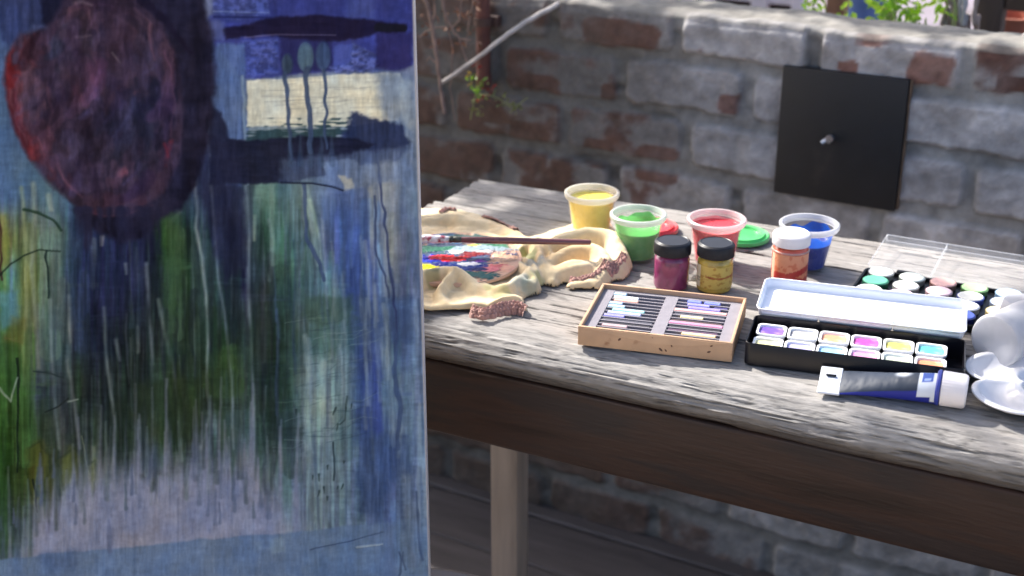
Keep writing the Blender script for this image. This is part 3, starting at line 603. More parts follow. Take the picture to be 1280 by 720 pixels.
for q in [(797,852,182,226),(728,768,174,208),(896,940,114,144,.7),(650,704,92,130,.8),(752,776,104,138,.9),(735,832,22,60,.9),(1044,1076,72,90),(1050,1140,40,60,.7),(1130,1206,60,120,.95),(1246,1290,95,115,.8),(560,640,110,150,.7),(575,625,155,215,.9),(640,690,150,210,.7),(540,580,180,230,.7),(740,800,640,690,.5)]: rp(*q)
brick = sstep(.0075, .0125, dd + (fnoise(7, 7, 205, 3, na, nz + 1) - .5) * .010)
mid_ = fnoise(11, 9, 212, 4, na, nz + 1)
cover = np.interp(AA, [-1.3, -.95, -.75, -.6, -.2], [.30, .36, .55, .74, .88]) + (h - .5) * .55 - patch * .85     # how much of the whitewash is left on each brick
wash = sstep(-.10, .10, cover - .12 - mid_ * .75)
mort = 1 - brick
slit = mort * sstep(.60, .70, fnoise(26, 10, 211, 3, na, nz + 1))
chip = sstep(.60, .68, fine) * brick
disp = brick * (.004 + .007 * h2) * (.75 + .5 * wear) + (wear - .5) * .007 + (mid_ - .5) * .006 + (fine - .5) * .004 - slit * .004 - chip * .0015
grey = np.array([.47, .47, .495]); grey2 = np.array([.29, .29, .30]); redc = np.array([.15, .078, .064]); mortc = np.array([.25, .248, .25]); darkc = np.array([.075, .068, .056])
k = np.clip(mid_ * 2.6 - .8, 0, 1)[..., None]
W_ = (grey * k + grey2 * (1 - k)) * (.80 + .34 * h2)[..., None]
Rd = redc * (.65 + .75 * h)[..., None] * (.7 + .6 * fine)[..., None]
wsh = np.clip(wash * .9 + (fnoise(16, 12, 216, 3, na, nz + 1) - .42) * .5 * (1 - wash), 0, .92)[..., None]; C = Rd * (1 - wsh) + W_ * wsh
mm_ = mort[..., None]; C = C * (1 - mm_) + mortc * (.72 + .5 * mid_)[..., None] * mm_
C = C * (1 - .35 * slit)[..., None] * (.74 + .52 * fine)[..., None] * (1 - .18 * chip)[..., None]
corner_shade = (sstep(-.56, -1.10, AA + (fnoise(50, 50, 213, 3, na, nz + 1) - .5) * .4) * .84)[..., None]      # shade of the left corner painted into the wall colour
C = C * (1 - corner_shade) + (darkc * .38 + C * .24) * corner_shade
foot = sstep(.30, .10, ZZ + (fnoise(40, 20, 215, 2, na, nz + 1) - .5) * .2)[..., None] * .35; C = C * (1 - foot) + darkc * foot  # wall colour darker towards its foot
topn = (fnoise(30, 30, 217, 3, na, 3)[0] - .5) * .02
disp *= sstep(0, .012, TOPZ - ZZ) * .8 + .2
V = np.stack([AA, -disp, ZZ + (ZZ / TOPZ) ** 20 * topn[None]], -1)
# the mortar-capped top and the plain back
NT = 26; ty = np.linspace(0, 1, NT)[:, None] * np.ones((1, na)); tn = fnoise(10, 5, 219, 3, na, NT)
zt = TOPZ + topn[None] + np.sin(ty * math.pi) ** .5 * .010 + (tn - .5) * .010
ytop = -disp[-1][None] * (1 - ty) + ty * .115
V2 = np.stack([AA[:1].repeat(NT, 0), ytop, zt], -1)
capc = np.array([.21, .20, .182]); C2 = capc * (.75 + .5 * tn)[..., None] * (.85 + .3 * fnoise(30, 6, 221, 3, na, NT))[..., None]
C2[:3] = C[-1] * .4 + C2[:3] * .6
V3 = np.stack([AA[:2], np.full((2, na), .115), np.stack([zt[-1] - .01, np.full(na, -.01)])], -1)
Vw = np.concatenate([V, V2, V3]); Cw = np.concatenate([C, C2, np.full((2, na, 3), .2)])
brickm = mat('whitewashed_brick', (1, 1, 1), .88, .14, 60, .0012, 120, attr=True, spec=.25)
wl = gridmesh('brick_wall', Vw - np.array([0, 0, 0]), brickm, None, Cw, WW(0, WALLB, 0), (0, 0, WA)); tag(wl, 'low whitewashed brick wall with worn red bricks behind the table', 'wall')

# ---------------------------------------------------------------- black hatch on the wall
c = onwall(1050, 172); ha, hz_ = -.5265, .768
ht = empty('metal_hatch', WW(ha, WALLB - .0125, hz_), WA, 'square black metal hatch with a small silver latch set in the brick wall', 'hatch')
blk = mat('black_metal', lin((24, 23, 27)), .6, .25, 30, .0004, 150, c2=lin((44, 38, 36)), c2s=14, c2t=.66)
m = MB(); m.bbox(-.091, .091, -.003, .012, -.096, .096, .0015, 2); pt_ = m.build('plate', blk, ht)
rust = mat('rusty_edge', lin((98, 80, 66)), .8, .3, 60)
m = MB(); m.bbox(.0915, .0945, .001, .012, -.094, .095, .001, 1); m.build('frame', rust, ht)
silver = mat('silver_metal', lin((190, 190, 198)), .3, .1, 60, metal=.9)
m = MB(); m.tube([(-.0105, -.002, .0), (-.0105, -.018, .0)], .005, 12); m.tube([(-.012, -.018, .0005), (-.019, -.022, -.0045)], [.0042, .0034], 10); m.lathe([(0, -.003), (.0055, -.003), (.0062, 0), (.0055, .003), (0, .003)], 16, M=Matrix.Translation((-.008, -.020, .003)) @ Matrix.Rotation(math.pi/2, 4, 'X')); m.build('latch', silver, pt_)

# ---------------------------------------------------------------- the painting on its easel
YC = 1.15                                        # the canvas stands upright and square to the view
def cpt(px, py):
    u = px - 640; v = 360 - py; t = YC / (FPX * CP + v * SP); return np.array([u * t, YC, CAMZ + (-FPX * SP + v * CP) * t])
XR = cpt(516, 0)[0] + .0006; XL = XR - .50; ZT, ZB = 1.14, .505
P, HH = paint()
nx, nzc = 560, 700
cx = np.linspace(XL, XR, nx); cz = np.linspace(ZB, ZT, nzc); CX, CZ = np.meshgrid(cx, cz)
dep = YC * CP - (CZ - CAMZ) * SP
pxx = 640 + FPX * CX / dep; pyy = 360 - FPX * (YC * SP + (CZ - CAMZ) * CP) / dep
# lookup in the painting's raster (bilinear)
fx = np.clip(pxx - PX0, 0, PW - 2.001); fy = np.clip(pyy - PY0, 0, PH - 2.001); ix = fx.astype(int); iy = fy.astype(int); fx -= ix; fy -= iy
def bl2(Q):
    e = (lambda w: w[..., None]) if Q.ndim == 3 else (lambda w: w)
    return Q[iy, ix] * e((1-fx)*(1-fy)) + Q[iy, ix+1] * e(fx*(1-fy)) + Q[iy+1, ix] * e((1-fx)*fy) + Q[iy+1, ix+1] * e(fx*fy)
PC = nlin(bl2(P)) * PAINT_GAIN; PHt = bl2(HH)
edge = np.minimum(sstep(0, .0016, XR - CX), 1)
PC = PC * edge[..., None] + np.array([.42, .40, .40]) * (1 - edge[..., None])
Vc = np.stack([CX, YC - PHt * .0006 - .0003 * 0, CZ], -1)
et = empty('painted_canvas', ((XL + XR) / 2, YC + .01, ZB), 0, 'large abstract painting in dripping blues and greens with a dark red oval', 'painting')
ol = np.array([(XL + XR) / 2, YC + .01, ZB])
pm_ = mat('oil_paint', (1, 1, 1), .62, .0, 60, .00012, 1500, attr=True, spec=.02)
gridmesh('painted_face', Vc - ol, pm_, et, PC, flip=False)
cl_ = mat('primed_canvas', lin((205, 198, 198)), .85, .12, 60, .0003, 900)
def spl(u):                                         # stray paint where the front wraps over the side
    return u
m = MB(); w2 = .25; H2 = ZT - ZB
m.box(w2 - .0009, w2 + .0002, -.0096, .010, 0, H2); m.box(-w2, -w2 + .001, -.0096, .010, 0, H2); m.box(-w2 + .001, w2 - .0012, -.0096, .010, H2, H2 + .001); m.box(-w2 + .001, w2 - .0012, -.0096, .010, -.001, 0)
m.build('canvas_side', cl_, et, smooth=0)
pine = mat('pine_wood', lin((176, 140, 100)), .6, .2, 8, .0003, 60, stretch=(1, 1, 8))
for x0, x1, z0, z1 in ((-w2 + .002, -w2 + .04, .002, H2 - .002), (w2 - .04, w2 - .0022, .002, H2 - .002)):
    m = MB(); m.bbox(x0, x1, -.006, .009, z0, z1, .001, 1); m.build('stretcher_bar', pine, et)
for z0, z1 in ((.002, .04), (H2 - .04, H2 - .002)):
    m = MB(); m.bbox(-w2 + .0405, w2 - .0405, -.006, .009, z0, z1, .001, 1); m.build('stretcher_bar', pine, et)
es = empty('easel', ((XL + XR) / 2, YC + .05, 0), 0, 'wooden studio easel holding the big painting from behind', 'easel')
m = MB(); m.bbox(-.16, -.125, -.025, .01, .045, 1.5, .003, 1); m.build('upright', pine, es)
m = MB(); m.bbox(.09, .125, -.025, .01, .045, 1.5, .003, 1); m.build('upright', pine, es)
m = MB(); m.bbox(-.20, .16, -.07, -.027, ZB - .032, ZB - .004, .003, 1); m.build('ledge', pine, es)
for x in (-.1425, .1075):
    m = MB(); m.bbox(x - .02, x + .02, -.36, .12, .0, .044, .004, 1); m.build('foot', pine, es)
m = MB(); m.bbox(-.124, .089, -.018, .004, .12, .16, .002, 1); m.build('crossbar', pine, es)
# pale stool whose rim peeps out beside the foot of the canvas
stp = G(520, 782, .43)
st = empty('plastic_stool', (stp.x, stp.y - .04, 0), .3, 'pale plastic stool half hidden low behind the painting', 'stool')
pw = mat('pale_plastic', lin((128, 122, 122)), .4, .06)
m = MB(); m.lathe([(0, .424), (.10, .424), (.125, .430), (.135, .437), (.142, .434), (.143, .420), (.138, .412), (0, .412)], 48); m.build('seat', pw, st)
for k in range(4):
    a = k * math.pi / 2 + .5; m = MB(); m.tube([(.095 * math.cos(a), .095 * math.sin(a), .412), (.14 * math.cos(a), .14 * math.sin(a), .0)], [.014, .011], 12); m.build('leg', pw, st)

# ---------------------------------------------------------------- paint cups
TZ = .751
def cup(base, R0, R1, h, level, c, label, paintname, smear=None, liq=None):
    t = empty('paint_cup', base, R0 * 40, label, 'cup', 'open plastic cups of paint')
    pl_ = mat('cup_plastic_' + paintname, tuple(.75 * .82 + .25 * v * .9 for v in liq or c), .3, .03, 30, alpha=.07 if paintname == 'blue' else .18)
    m = MB(); th = .0011
    m.lathe([(0, .0), (R0 - .002, 0), (R0, .0015), (R1 - .003, h - .006), (R1 - .0012, h - .005), (R1, h - .003), (R1, h - .0008), (R1 - .001, h), (R1 - .0026, h - .0005), (R1 - .0042, h - .006), (R0 - th, .0025), (0, .002)], 72)
    cb = m.build('cup', pl_, t)
    rm = mat('cup_rim_' + paintname, tuple(.66 + .12 * v for v in c), .28, .05, alpha=.82)
    m = MB(); m.lathe([(R1 - .0045, h - .0065), (R1 - .0002, h - .0060), (R1 + .0012, h - .0034), (R1 + .0012, h - .0002), (R1 - .0002, h + .0008), (R1 - .0022, h + .0006), (R1 - .0034, h - .0040)], 72); m.build('rim', rm, cb)
    rr = lambda z: (R0 - th - .0004) + (R1 - .0042 - R0 + th) * (z - .0025) / (h - .0085)
    pm2 = mat('paint_' + paintname, c, .28, .10, 60, .0006, 90, spec=.5)
    m = MB(); m.lathe([(0, .0028), (rr(.003), .003), (rr(level), level), (rr(level) - .002, level - .0006), (rr(level) * .5, level - .0016), (0, level - .001)], 60, wob=.0); pb = m.build('paint', pm2, t)
    # thin film of paint left on the wall above the level
    film = mat('paint_film_' + paintname, smear or tuple(min(v * 1.1 + .12, 1) for v in c), .35, .2, 40, alpha=.9)
    n = 96; rs = random.Random(len(paintname) + 3); ph = [rs.uniform(0, 6.28) for _ in range(4)]
    VV = np.zeros((8, n + 1, 3))
    for i in range(n + 1):
        an = 2 * math.pi * i / n; top = level + (h - .006 - level) * (.78 + .14 * math.sin(an * 2 + ph[0]) + .10 * math.sin(an * 5 + ph[1]) + .08 * math.sin(an * 9 + ph[2]))
        for j in range(8):
            z = level - .001 + (top - level + .001) * j / 7; q = rr(z) - .0002; VV[j, i] = (q * math.cos(an), q * math.sin(an), z)
    gridmesh('paint_film', VV, film, pb)
    return t
def cups():
    # place by the rim: the rim's centre at height TZ + h
    for (px, py), R0, R1, h, lv, c, lab, nm, sm in [
      ((740, 240), .0225, .0320, .052, .0435, (.84, .66, .11), 'open cup of yellow paint, the farthest back, beside the cloth', 'yellow', (.82, .76, .42)),
      ((798, 267), .0215, .0315, .053, .034, (.03, .34, .035), 'open cup of green paint with streaked green walls', 'green', (.20, .72, .20)),
      ((896, 273), .0225, .0325, .053, .0435, (.72, .05, .07), 'open cup of red-pink paint behind the yellow jar', 'red', (.86, .30, .34)),
      ((1012, 279), .0215, .0325, .052, .031, (.006, .03, .26), 'open cup of deep blue paint with bright blue streaks inside the rim', 'blue', (.008, .11, .56))]:
        p = G(px, py, TZ + h); cup((p.x, p.y, TZ), R0, R1, h, lv, c, lab, nm, sm)
cups()
# the thicker swipe of blue on the far inner wall
# ---------------------------------------------------------------- cup lids
def lid(px, py, c, label, nm, R=.034):
    p = G(px, py, TZ); t = empty('cup_lid', (p.x, p.y, TZ), 0, label, 'lid', 'plastic cup lids lying on the table')
    m = MB(); m.lathe([(0, .0035), (R - .010, .0035), (R - .0085, .0060), (R - .006, .0068), (R - .0045, .0040), (R - .003, .0045), (R - .0012, .0055), (R, .0045), (R + .0002, .0005), (R - .0012, 0), (R - .002, .0028), (0, .0022)], 64)
    m.build('disc', mat('lid_' + nm, c, .3, .08, 20, coat=.2), t)
    return t
lid(813, 287, (.55, .025, .03), 'red plastic cup lid lying behind the green cup', 'red')
lid(926, 297, (.06, .42, .11), 'green plastic cup lid lying between the pink and blue cups', 'green')
# ---------------------------------------------------------------- acrylic jars
def jar(px, py, label, body, capc, nm, R=.0192, h=.053, capz=.0385, clear=False, lab=None):
    p = G(px, py, TZ); t = empty('paint_jar', (p.x, p.y, TZ), .4, label, 'jar', 'small lidded jars of acrylic paint')
    bm_ = mat('jar_' + nm, body, .22, .16, 70, .0004, 120, coat=.5, c2=tuple(v * .6 for v in body), c2s=60, c2t=.58)
    m = MB(); m.lathe([(0, 0), (R - .003, 0), (R - .0006, .0012), (R, .004), (R, capz - .006), (R - .0008, capz - .003), (R - .003, capz - .001), (R - .0035, capz), (0, capz)], 56); m.build('body', bm_, t)
    n = 90; m = MB(); Rc = R + .0007; vs = []
    prof = [(Rc - .0012, capz + .0002), (Rc, capz + .001), (Rc, h - .002), (Rc - .0006, h - .0007), (Rc - .002, h)]
    for r, z in prof:
        for i in range(n * 2):
            a = math.pi * i / n; q = r + (.00035 if i % 2 else 0) * (1 if z < h - .001 and r > Rc - .001 else 0); vs.append((q * math.cos(a), q * math.sin(a), z))
    fs = [(k*2*n+i, k*2*n+(i+1) % (2*n), (k+1)*2*n+(i+1) % (2*n), (k+1)*2*n+i) for k in range(4) for i in range(2*n)] + [tuple(range(8*n, 10*n))]
    m.add(vs, fs); m.lathe([(0, h + .0001), (Rc - .0035, h + .0001), (Rc - .0028, h + .0006), (Rc - .0021, h + .0001)], 60)
    m.build('cap', capc, t)
    return t, R
blackcap = mat('black_cap', lin((26, 27, 33)), .38, .15, 40, spec=.3)
whitecap = mat('white_cap', lin((228, 222, 222)), .38, .06, 40)
jar(838.5, 357, 'jar of purple-magenta paint with a black cap', lin((128, 50, 92)), blackcap, 'purple')
t, R_ = jar(892, 360, 'jar of mustard yellow paint with a black cap and a worn label', lin((198, 170, 78)), blackcap, 'mustard')
# worn label: curved sheet with brown print smudges
def wraplabel(t, R, z0, z1, a0, a1, colf, nm, name='label'):
    n, q = 60, 30; VV = np.zeros((q, n, 3)); CC = np.zeros((q, n, 3))
    for j in range(q):
        for i in range(n):
            a = a0 + (a1 - a0) * i / (n - 1); z = z0 + (z1 - z0) * j / (q - 1); VV[j, i] = ((R + .0003) * math.cos(a), (R + .0003) * math.sin(a), z); CC[j, i] = colf(i / (n - 1), j / (q - 1))
    return gridmesh(name, VV, mat('label_print', (1, 1, 1), .4, .06, 80, attr=True), t, CC)
ln = fnoise(5, 5, 601, 3, 64, 40); ln2 = fnoise(12, 3, 603, 3, 64, 40)
def mustard(u, v):
    c = np.array(lin((205, 178, 92))); k = ln[int(v * 38), int(u * 62)]; k2 = ln2[int(v * 38), int(u * 62)]
    if u < .12: return np.array(lin((236, 228, 196))) * (.5 if (abs(v - .3) < .04 or abs(v - .42) < .05) and u > .03 else 1)
    if abs(v - .52 - .03 * math.sin(u * 9)) < .045 and .25 < u < .85: c = np.array(lin((168, 96, 48)))
    if k > .60: c = c * np.array([.72, .55, .42])
    if k2 > .66 and v < .5: c = c * np.array([.8, .6, .45])
    return c
wraplabel(t, R_, .006, .031, -3.0 - .4, .1 - .4, mustard, 'mustard')
t, R_ = jar(985, 352, 'clear jar of orange-red paint with a white cap', lin((214, 92, 62)), whitecap, 'orange', R=.0196, h=.058, capz=.0445)
def orange(u, v):
    k = ln[int(v * 38), int(u * 62)]; k2 = ln2[int(v * 38), int(u * 62)]
    c = np.array(lin((232, 136, 96))) * (1 - v) + np.array(lin((234, 160, 122))) * v
    if v < .34 + .1 * math.sin(u * 7): c = np.array(lin((196, 62, 54)))
    if abs(v - (.45 + .5 * (u - .6))) < .10 and u > .35: c = np.array(lin((186, 56, 50)))
    if k > .58: c = c * np.array([.86, .6, .55])
    if u < .10: c = np.array(lin((244, 196, 168)))
    return c
wraplabel(t, R_, .0015, .0375, -3.0 - .4, .1 - .4, orange, 'orange', 'paint_smears')
m = MB(); m.lathe([(.0196, .0378), (.0206, .0385), (.0206, .0396), (.0196, .0403)], 56); m.build('neck_ring', mat('clear_ring', (.85, .72, .66), .15, .05, alpha=.6), t)

# ---------------------------------------------------------------- pastel tray
bFL, bFR, bBL, bBR = G(722, 431, TZ), G(917, 453.5, TZ), G(754.4, 354, .772), G(933, 370, .772)
ang = math.atan2(bFR.y - bFL.y, bFR.x - bFL.x); BL_ = .1525; BD_ = .1165
tr = empty('pastel_tray', (bFL.x, bFL.y, TZ), ang, 'shallow cardboard tray with a grey insert full of pastel sticks', 'tray')
card = mat('cardboard', lin((182, 148, 118)), .8, .12, 40, .0004, 300, c2=lin((150, 112, 84)), c2s=55, c2t=.70)
bh = .0205; th = .003
m = MB(); m.bbox(0, BL_, 0, th, 0, bh, .0008, 2); m.bbox(0, BL_, BD_ - th, BD_, 0, bh, .0008, 2); m.bbox(0, th, th + .0001, BD_ - th - .0001, 0, bh - .0002, .0008, 2); m.bbox(BL_ - th, BL_, th + .0001, BD_ - th - .0001, 0, bh - .0002, .0008, 2); m.box(th, BL_ - th, th, BD_ - th, .0002, .0022)
m.build('tray', card, tr)
m = MB(); m.add([(.006, -.0005, bh - .0012), (.146, -.0005, bh - .0012), (.112, -.0006, .0128), (.080, -.0006, .0108), (.070, -.0006, .0110)] + [(.006, .0002, bh - .0012), (.146, .0002, bh - .0012), (.112, .0002, .0128), (.080, .0002, .0108), (.070, .0002, .0110)], [(0, 4, 3, 2, 1), (5, 6, 7, 8, 9), (0, 5, 9, 4), (4, 9, 8, 3), (3, 8, 7, 2), (2, 7, 6, 1), (1, 6, 5, 0)])
m.build('flap', mat('cardboard_flap', lin((188, 154, 124)), .8, .1, 40), tr, smooth=0)
for x, z, r in ((.042, .011, .0013), (.083, .0052, .0016), (.088, .0048, .0011), (.0935, .0105, .001), (.130, .0085, .0013), (.132, .0150, .001), (.0745, .0170, .0008)):
    m = MB(); m.lathe([(0, .0007), (r * .7, .0005), (r, 0)], 9, M=Matrix.Translation((x, 0, z)) @ Matrix.Rotation(.6 + x * 40, 4, 'Y') @ Matrix.Rotation(math.pi/2, 4, 'X') @ Matrix.Diagonal((1.5, .8, 1, 1))); m.build('stain', mat('dark_stain', lin((96, 68, 54)), .7, .2), tr)
foam = mat('grey_foam', lin((128, 124, 132)), .85, .08, 90, .0003, 500)
dark = mat('tray_slot', lin((34, 32, 40)), .8, .1)
m = MB(); m.box(th, BL_ - th, th, BD_ - th, .0024, .0095); m.build('slot_floor', dark, tr, smooth=0)
fz0, fz1 = .0095, .0155
ys0, ys1 = .0095, .1075; n12 = 12; pit = (ys1 - ys0) / n12
xa = (.0150, .0700); xb = (.0830, .1375)
m = MB()
m.box(th, xa[0], th, BD_ - th, fz0 + .0001, fz1); m.box(xa[1], xb[0], th, BD_ - th, fz0 + .0001, fz1); m.box(xb[1], BL_ - th, th, BD_ - th, fz0 + .0001, fz1)
for x0, x1 in (xa, xb):
    m.box(x0 + .0001, x1 - .0001, th, ys0, fz0 + .0001, fz1 - .0002); m.box(x0 + .0001, x1 - .0001, ys1, BD_ - th, fz0 + .0001, fz1 - .0002)
    for k in range(1, n12): y = ys0 + pit * k; m.box(x0 + .0001, x1 - .0001, y - .0009, y + .0009, fz0 + .0001, fz1 - .0004)
m.build('insert', foam, tr, smooth=0)
LC = dict(lightblue=(164, 196, 216), white=(222, 226, 232), peach=(222, 164, 148), sky=(160, 190, 220), pale=(176, 206, 224), aqua=(160, 214, 212), lilac=(178, 184, 226), peri=(136, 134, 206), dusky=(176, 148, 152), black=(38, 36, 44), blue=(112, 124, 208), violet=(136, 124, 200), salmon=(222, 166, 160), cream=(226, 208, 156), pink=(206, 132, 166), sand=(230, 200, 148), navy=(58, 52, 110), brownk=(66, 50, 52), slate=(72, 72, 84), plum=(84, 60, 84))
sticks = [  # column, row from the far side, start, end, colour, words
 (0,0,0,.26,'lightblue','short light blue pastel stick in the farthest slot at left'), (0,1,.03,.52,'white','white pastel stick in the left half of the tray'), (0,2,.06,.54,'peach','peach pastel stick beside the white one'),
 (0,3,0,.27,'sky','short sky blue pastel stick just in front of the peach one'), (0,4,.01,.34,'pale','pale blue pastel stick behind the long aqua one'), (0,5,.12,.74,'aqua','long aqua green pastel stick'),
 (0,6,.06,.70,'lilac','pale lilac pastel stick in front of the aqua one'), (0,7,.02,.42,'peri','periwinkle pastel stick in the left half, nearest but one coloured stick'), (0,10,.08,.56,'dusky','dusky pink pastel stick nearest the front at left'),
 (0,8,.02,.97,'slate','long slate grey pastel stick in the left half of the tray'), (0,9,.0,.95,'black','long black pastel stick behind the dusky pink one'), (0,11,.02,.96,'black','black pastel stick in the nearest slot at left'),
 (1,0,.18,.46,'blue','short blue pastel stick in the farthest slot at right'), (1,1,.20,.64,'peri','periwinkle pastel stick in the right half of the tray'), (1,0,.50,.82,'blue','bright blue pastel stick at the right end of the farthest slot'), (1,2,.24,.86,'violet','violet pastel stick behind the long salmon one'),
 (1,3,.0,1,'salmon','long salmon pink pastel stick filling its slot'), (1,4,.02,.98,'slate','slate grey pastel stick in front of the salmon one'), (1,5,.16,.60,'cream','cream pastel stick in the right half of the tray'), (1,6,.0,.97,'brownk','dark brown pastel stick behind the long pink one'),
 (1,7,.0,1,'pink','long rose pink pastel stick filling its slot'), (1,8,.02,.98,'black','black pastel stick in front of the rose pink one'), (1,9,.02,.95,'plum','dark plum pastel stick in the right half of the tray'), (1,10,.30,.93,'sand','sand yellow pastel stick nearest the front at right'), (1,11,.0,.96,'slate','dark grey pastel stick in the nearest slot at right'),
 (1,1,.70,.98,'navy','short navy pastel stick at the right end of the second slot')]
Rm = Matrix.Rotation(ang, 4, 'Z')
for cc, rw, s0, s1, cn, lab in sticks:
    x0, x1 = (xa, xb)[cc]; L = x1 - x0; y = ys1 - pit * (rw + .5); p = Matrix.Translation((bFL.x, bFL.y, TZ)) @ Rm @ Vector((x0 + L * s0 + .0004, y, .0097))
    m = MB(); m.bbox(0, L * (s1 - s0) - .0008, -.0029, .0029, 0, .0062 if cn not in ('black', 'slate', 'brownk', 'plum', 'navy') else .0046, .0007, 1)
    o = m.build('pastel_stick', mat('pastel_' + cn, lin(LC[cn]), .85, .12, 120, .0002, 500), None, p, (0, 0, ang)); tag(o, lab, 'pastel stick', 'pastel sticks lying in the cardboard tray')

# ---------------------------------------------------------------- watercolour tin
tFL, tFR = G(929, 455.5, TZ), G(1203, 491, TZ); tang = math.atan2(tFR.y - tFL.y, tFR.x - tFL.x); TL = (tFR - tFL).length; TD = .070; TH = .0235
tn_ = empty('watercolour_tin', (tFL.x, tFL.y, TZ), tang, 'open black watercolour tin with a white lid folded back', 'paint tin')
enb = mat('black_enamel', lin((18, 18, 25)), .3, .1, 30, spec=.3)
enw = mat('white_enamel', lin((226, 229, 238)), .25, .03, 30, coat=.3)
def rrect(x0, x1, y0, y1, r, n=6):
    out = []
    for cx_, cy_, a0 in ((x1 - r, y1 - r, 0), (x0 + r, y1 - r, 90), (x0 + r, y0 + r, 180), (x1 - r, y0 + r, 270)):
        for k in range(n + 1): a = math.radians(a0 + 90 * k / n); out.append((cx_ + r * math.cos(a), cy_ + r * math.sin(a)))
    return out
def stack(m, rings, closed_top=True, closed_bot=True, M=None):
    """loft same-count rings given as (list of xy, z)"""
    n = len(rings[0][0]); vs = []
    for xy, z in rings: vs += [Vector((x, y, z)) for x, y in xy]
    if M is not None: vs = [M @ v for v in vs]
    fs = [(k*n+i, k*n+(i+1) % n, (k+1)*n+(i+1) % n, (k+1)*n+i) for k in range(len(rings)-1) for i in range(n)]
    if closed_bot: fs.append(tuple(range(n-1, -1, -1)))
    if closed_top: fs.append(tuple(range((len(rings)-1)*n, len(rings)*n)))
    m.add(vs, fs)
m = MB(); e = .0011
stack(m, [(rrect(.001, TL-.001, .001, TD-.001, .005), 0), (rrect(0, TL, 0, TD, .006), .001), (rrect(0, TL, 0, TD, .006), TH - .0006), (rrect(.0004, TL-.0004, .0004, TD-.0004, .006), TH), (rrect(e, TL-e, e, TD-e, .005), TH - .0004), (rrect(e, TL-e, e, TD-e, .005), .0016)])
m.build('base', enb, tn_)
def traylid(name, L, D, h, parent, M, mt, ridges, r=.008, wall=.004):
    nx_, ny_ = int(L / .0012), int(D / .0012); x = np.linspace(0, L, nx_); y = np.linspace(0, D, ny_); XX, YY = np.meshgrid(x, y)
    qx = np.minimum(XX, L - XX); qy = np.minimum(YY, D - YY); dd = np.where((qx < r) & (qy < r), r - np.hypot(r - qx, r - qy), np.minimum(qx, qy))
    z = h * (1 - sstep(.0012, wall, dd)) + .0012
    for f in ridges: z = np.maximum(z, f(XX, YY) * h + .0012)
    keep = dd > -.0005
    fm = keep[:-1, :-1] & keep[1:, :-1] & keep[:-1, 1:] & keep[1:, 1:]
    o = gridmesh(name, np.stack([XX, YY, z], -1), mt, parent, fmask=fm, flip=False)
    o2 = o.modifiers.new('thickness', 'SOLIDIFY'); o2.thickness = .0011; o2.offset = -1
    o.matrix_parent_inverse = Matrix.Identity(4); o.location = M.to_translation(); o.rotation_euler = M.to_euler(); return o
LD = .072
rg = [lambda X_, Y_: .35 * np.clip(1 - np.abs(Y_ - .017) / .004, 0, 1) * (X_ > .004), ]
for xx in (.062, .133): rg.append(lambda X_, Y_, xx=xx: .6 * np.clip(1 - np.abs(X_ - xx) / .0024, 0, 1) * (Y_ < .017))
traylid('lid', TL, LD, .0095, tn_, Matrix.Translation((0, TD + .0008, TH - .004)) @ Matrix.Rotation(math.radians(5), 4, 'X'), enw, rg)
for x in (.03, TL - .05): m = MB(); m.tube([(x, TD + .0012, TH - .002), (x + .02, TD + .0012, TH - .002)], .0014, 10); m.build('hinge', silver, tn_)
pans = [((116, 84, 178), 'purple', 0, 0), ((176, 172, 172), 'pale grey', 1, 0), ((232, 158, 122), 'orange', 2, 0), ((196, 78, 162), 'magenta', 3, 0), ((218, 208, 104), 'yellow', 4, 0), ((96, 184, 186), 'turquoise', 5, 0),
        ((214, 210, 160), 'pale yellow', 0, 1), ((176, 170, 216), 'lilac', 1, 1), ((150, 198, 222), 'light blue', 2, 1), ((226, 150, 200), 'pink', 3, 1), ((196, 206, 184), 'pale sage', 4, 1), ((234, 150, 110), 'coral', 5, 1)]
TM = Matrix.Translation((tFL.x, tFL.y, TZ)) @ Matrix.Rotation(tang, 4, 'Z')
pp = (TL - .020) / 6
for c, nm, i, j in pans:
    p = TM @ Vector((.0045 + pp * (i + .5), (.049, .0195)[j], .0020 + (.0015 if j == 0 else 0)))
    t = empty('paint_pan', p, tang + R.uniform(-.03, .03), f'white pan of {nm} watercolour in the {"back" if j == 0 else "front"} row of the tin', 'paint pan', 'watercolour pans in the tin')
    hw, hd, hh = pp / 2 - .0007, .0132, .0150; m = MB()
    stack(m, [(rrect(-hw*.84, hw*.84, -hd*.84, hd*.84, .003), 0), (rrect(-hw*.95, hw*.95, -hd*.95, hd*.95, .004), hh - .003), (rrect(-hw, hw, -hd, hd, .005), hh - .0022), (rrect(-hw, hw, -hd, hd, .005), hh - .0004), (rrect(-hw*.97, hw*.97, -hd*.97, hd*.97, .005), hh), (rrect(-hw+.0022, hw-.0022, -hd+.0022, hd-.0022, .004), hh - .0004), (rrect(-hw+.003, hw-.003, -hd+.003, hd-.003, .004), hh - .0040)])
    m.build('pan', mat('white_pan', lin((236, 236, 238)), .3, .04), t)
    m = MB(); q = 9; xs_ = rrect(-hw+.0029, hw-.0029, -hd+.0029, hd-.0029, .0038)
    rings = [(xs_, hh - .0042), ([(x*.97, y*.97) for x, y in xs_], hh - .0024), ([(x*.75, y*.7+.0006) for x, y in xs_], hh - .0030), ([(x*.4, y*.3+.0012) for x, y in xs_], hh - .0036)]
    stack(m, rings); m.build('paint', mat('watercolour_' + nm.replace(' ', '_'), lin(c), .5, .2, 120, .0004, 200, c2=tuple(min(v * 1.25 + .08, 1) for v in lin(c)), c2s=110), t)

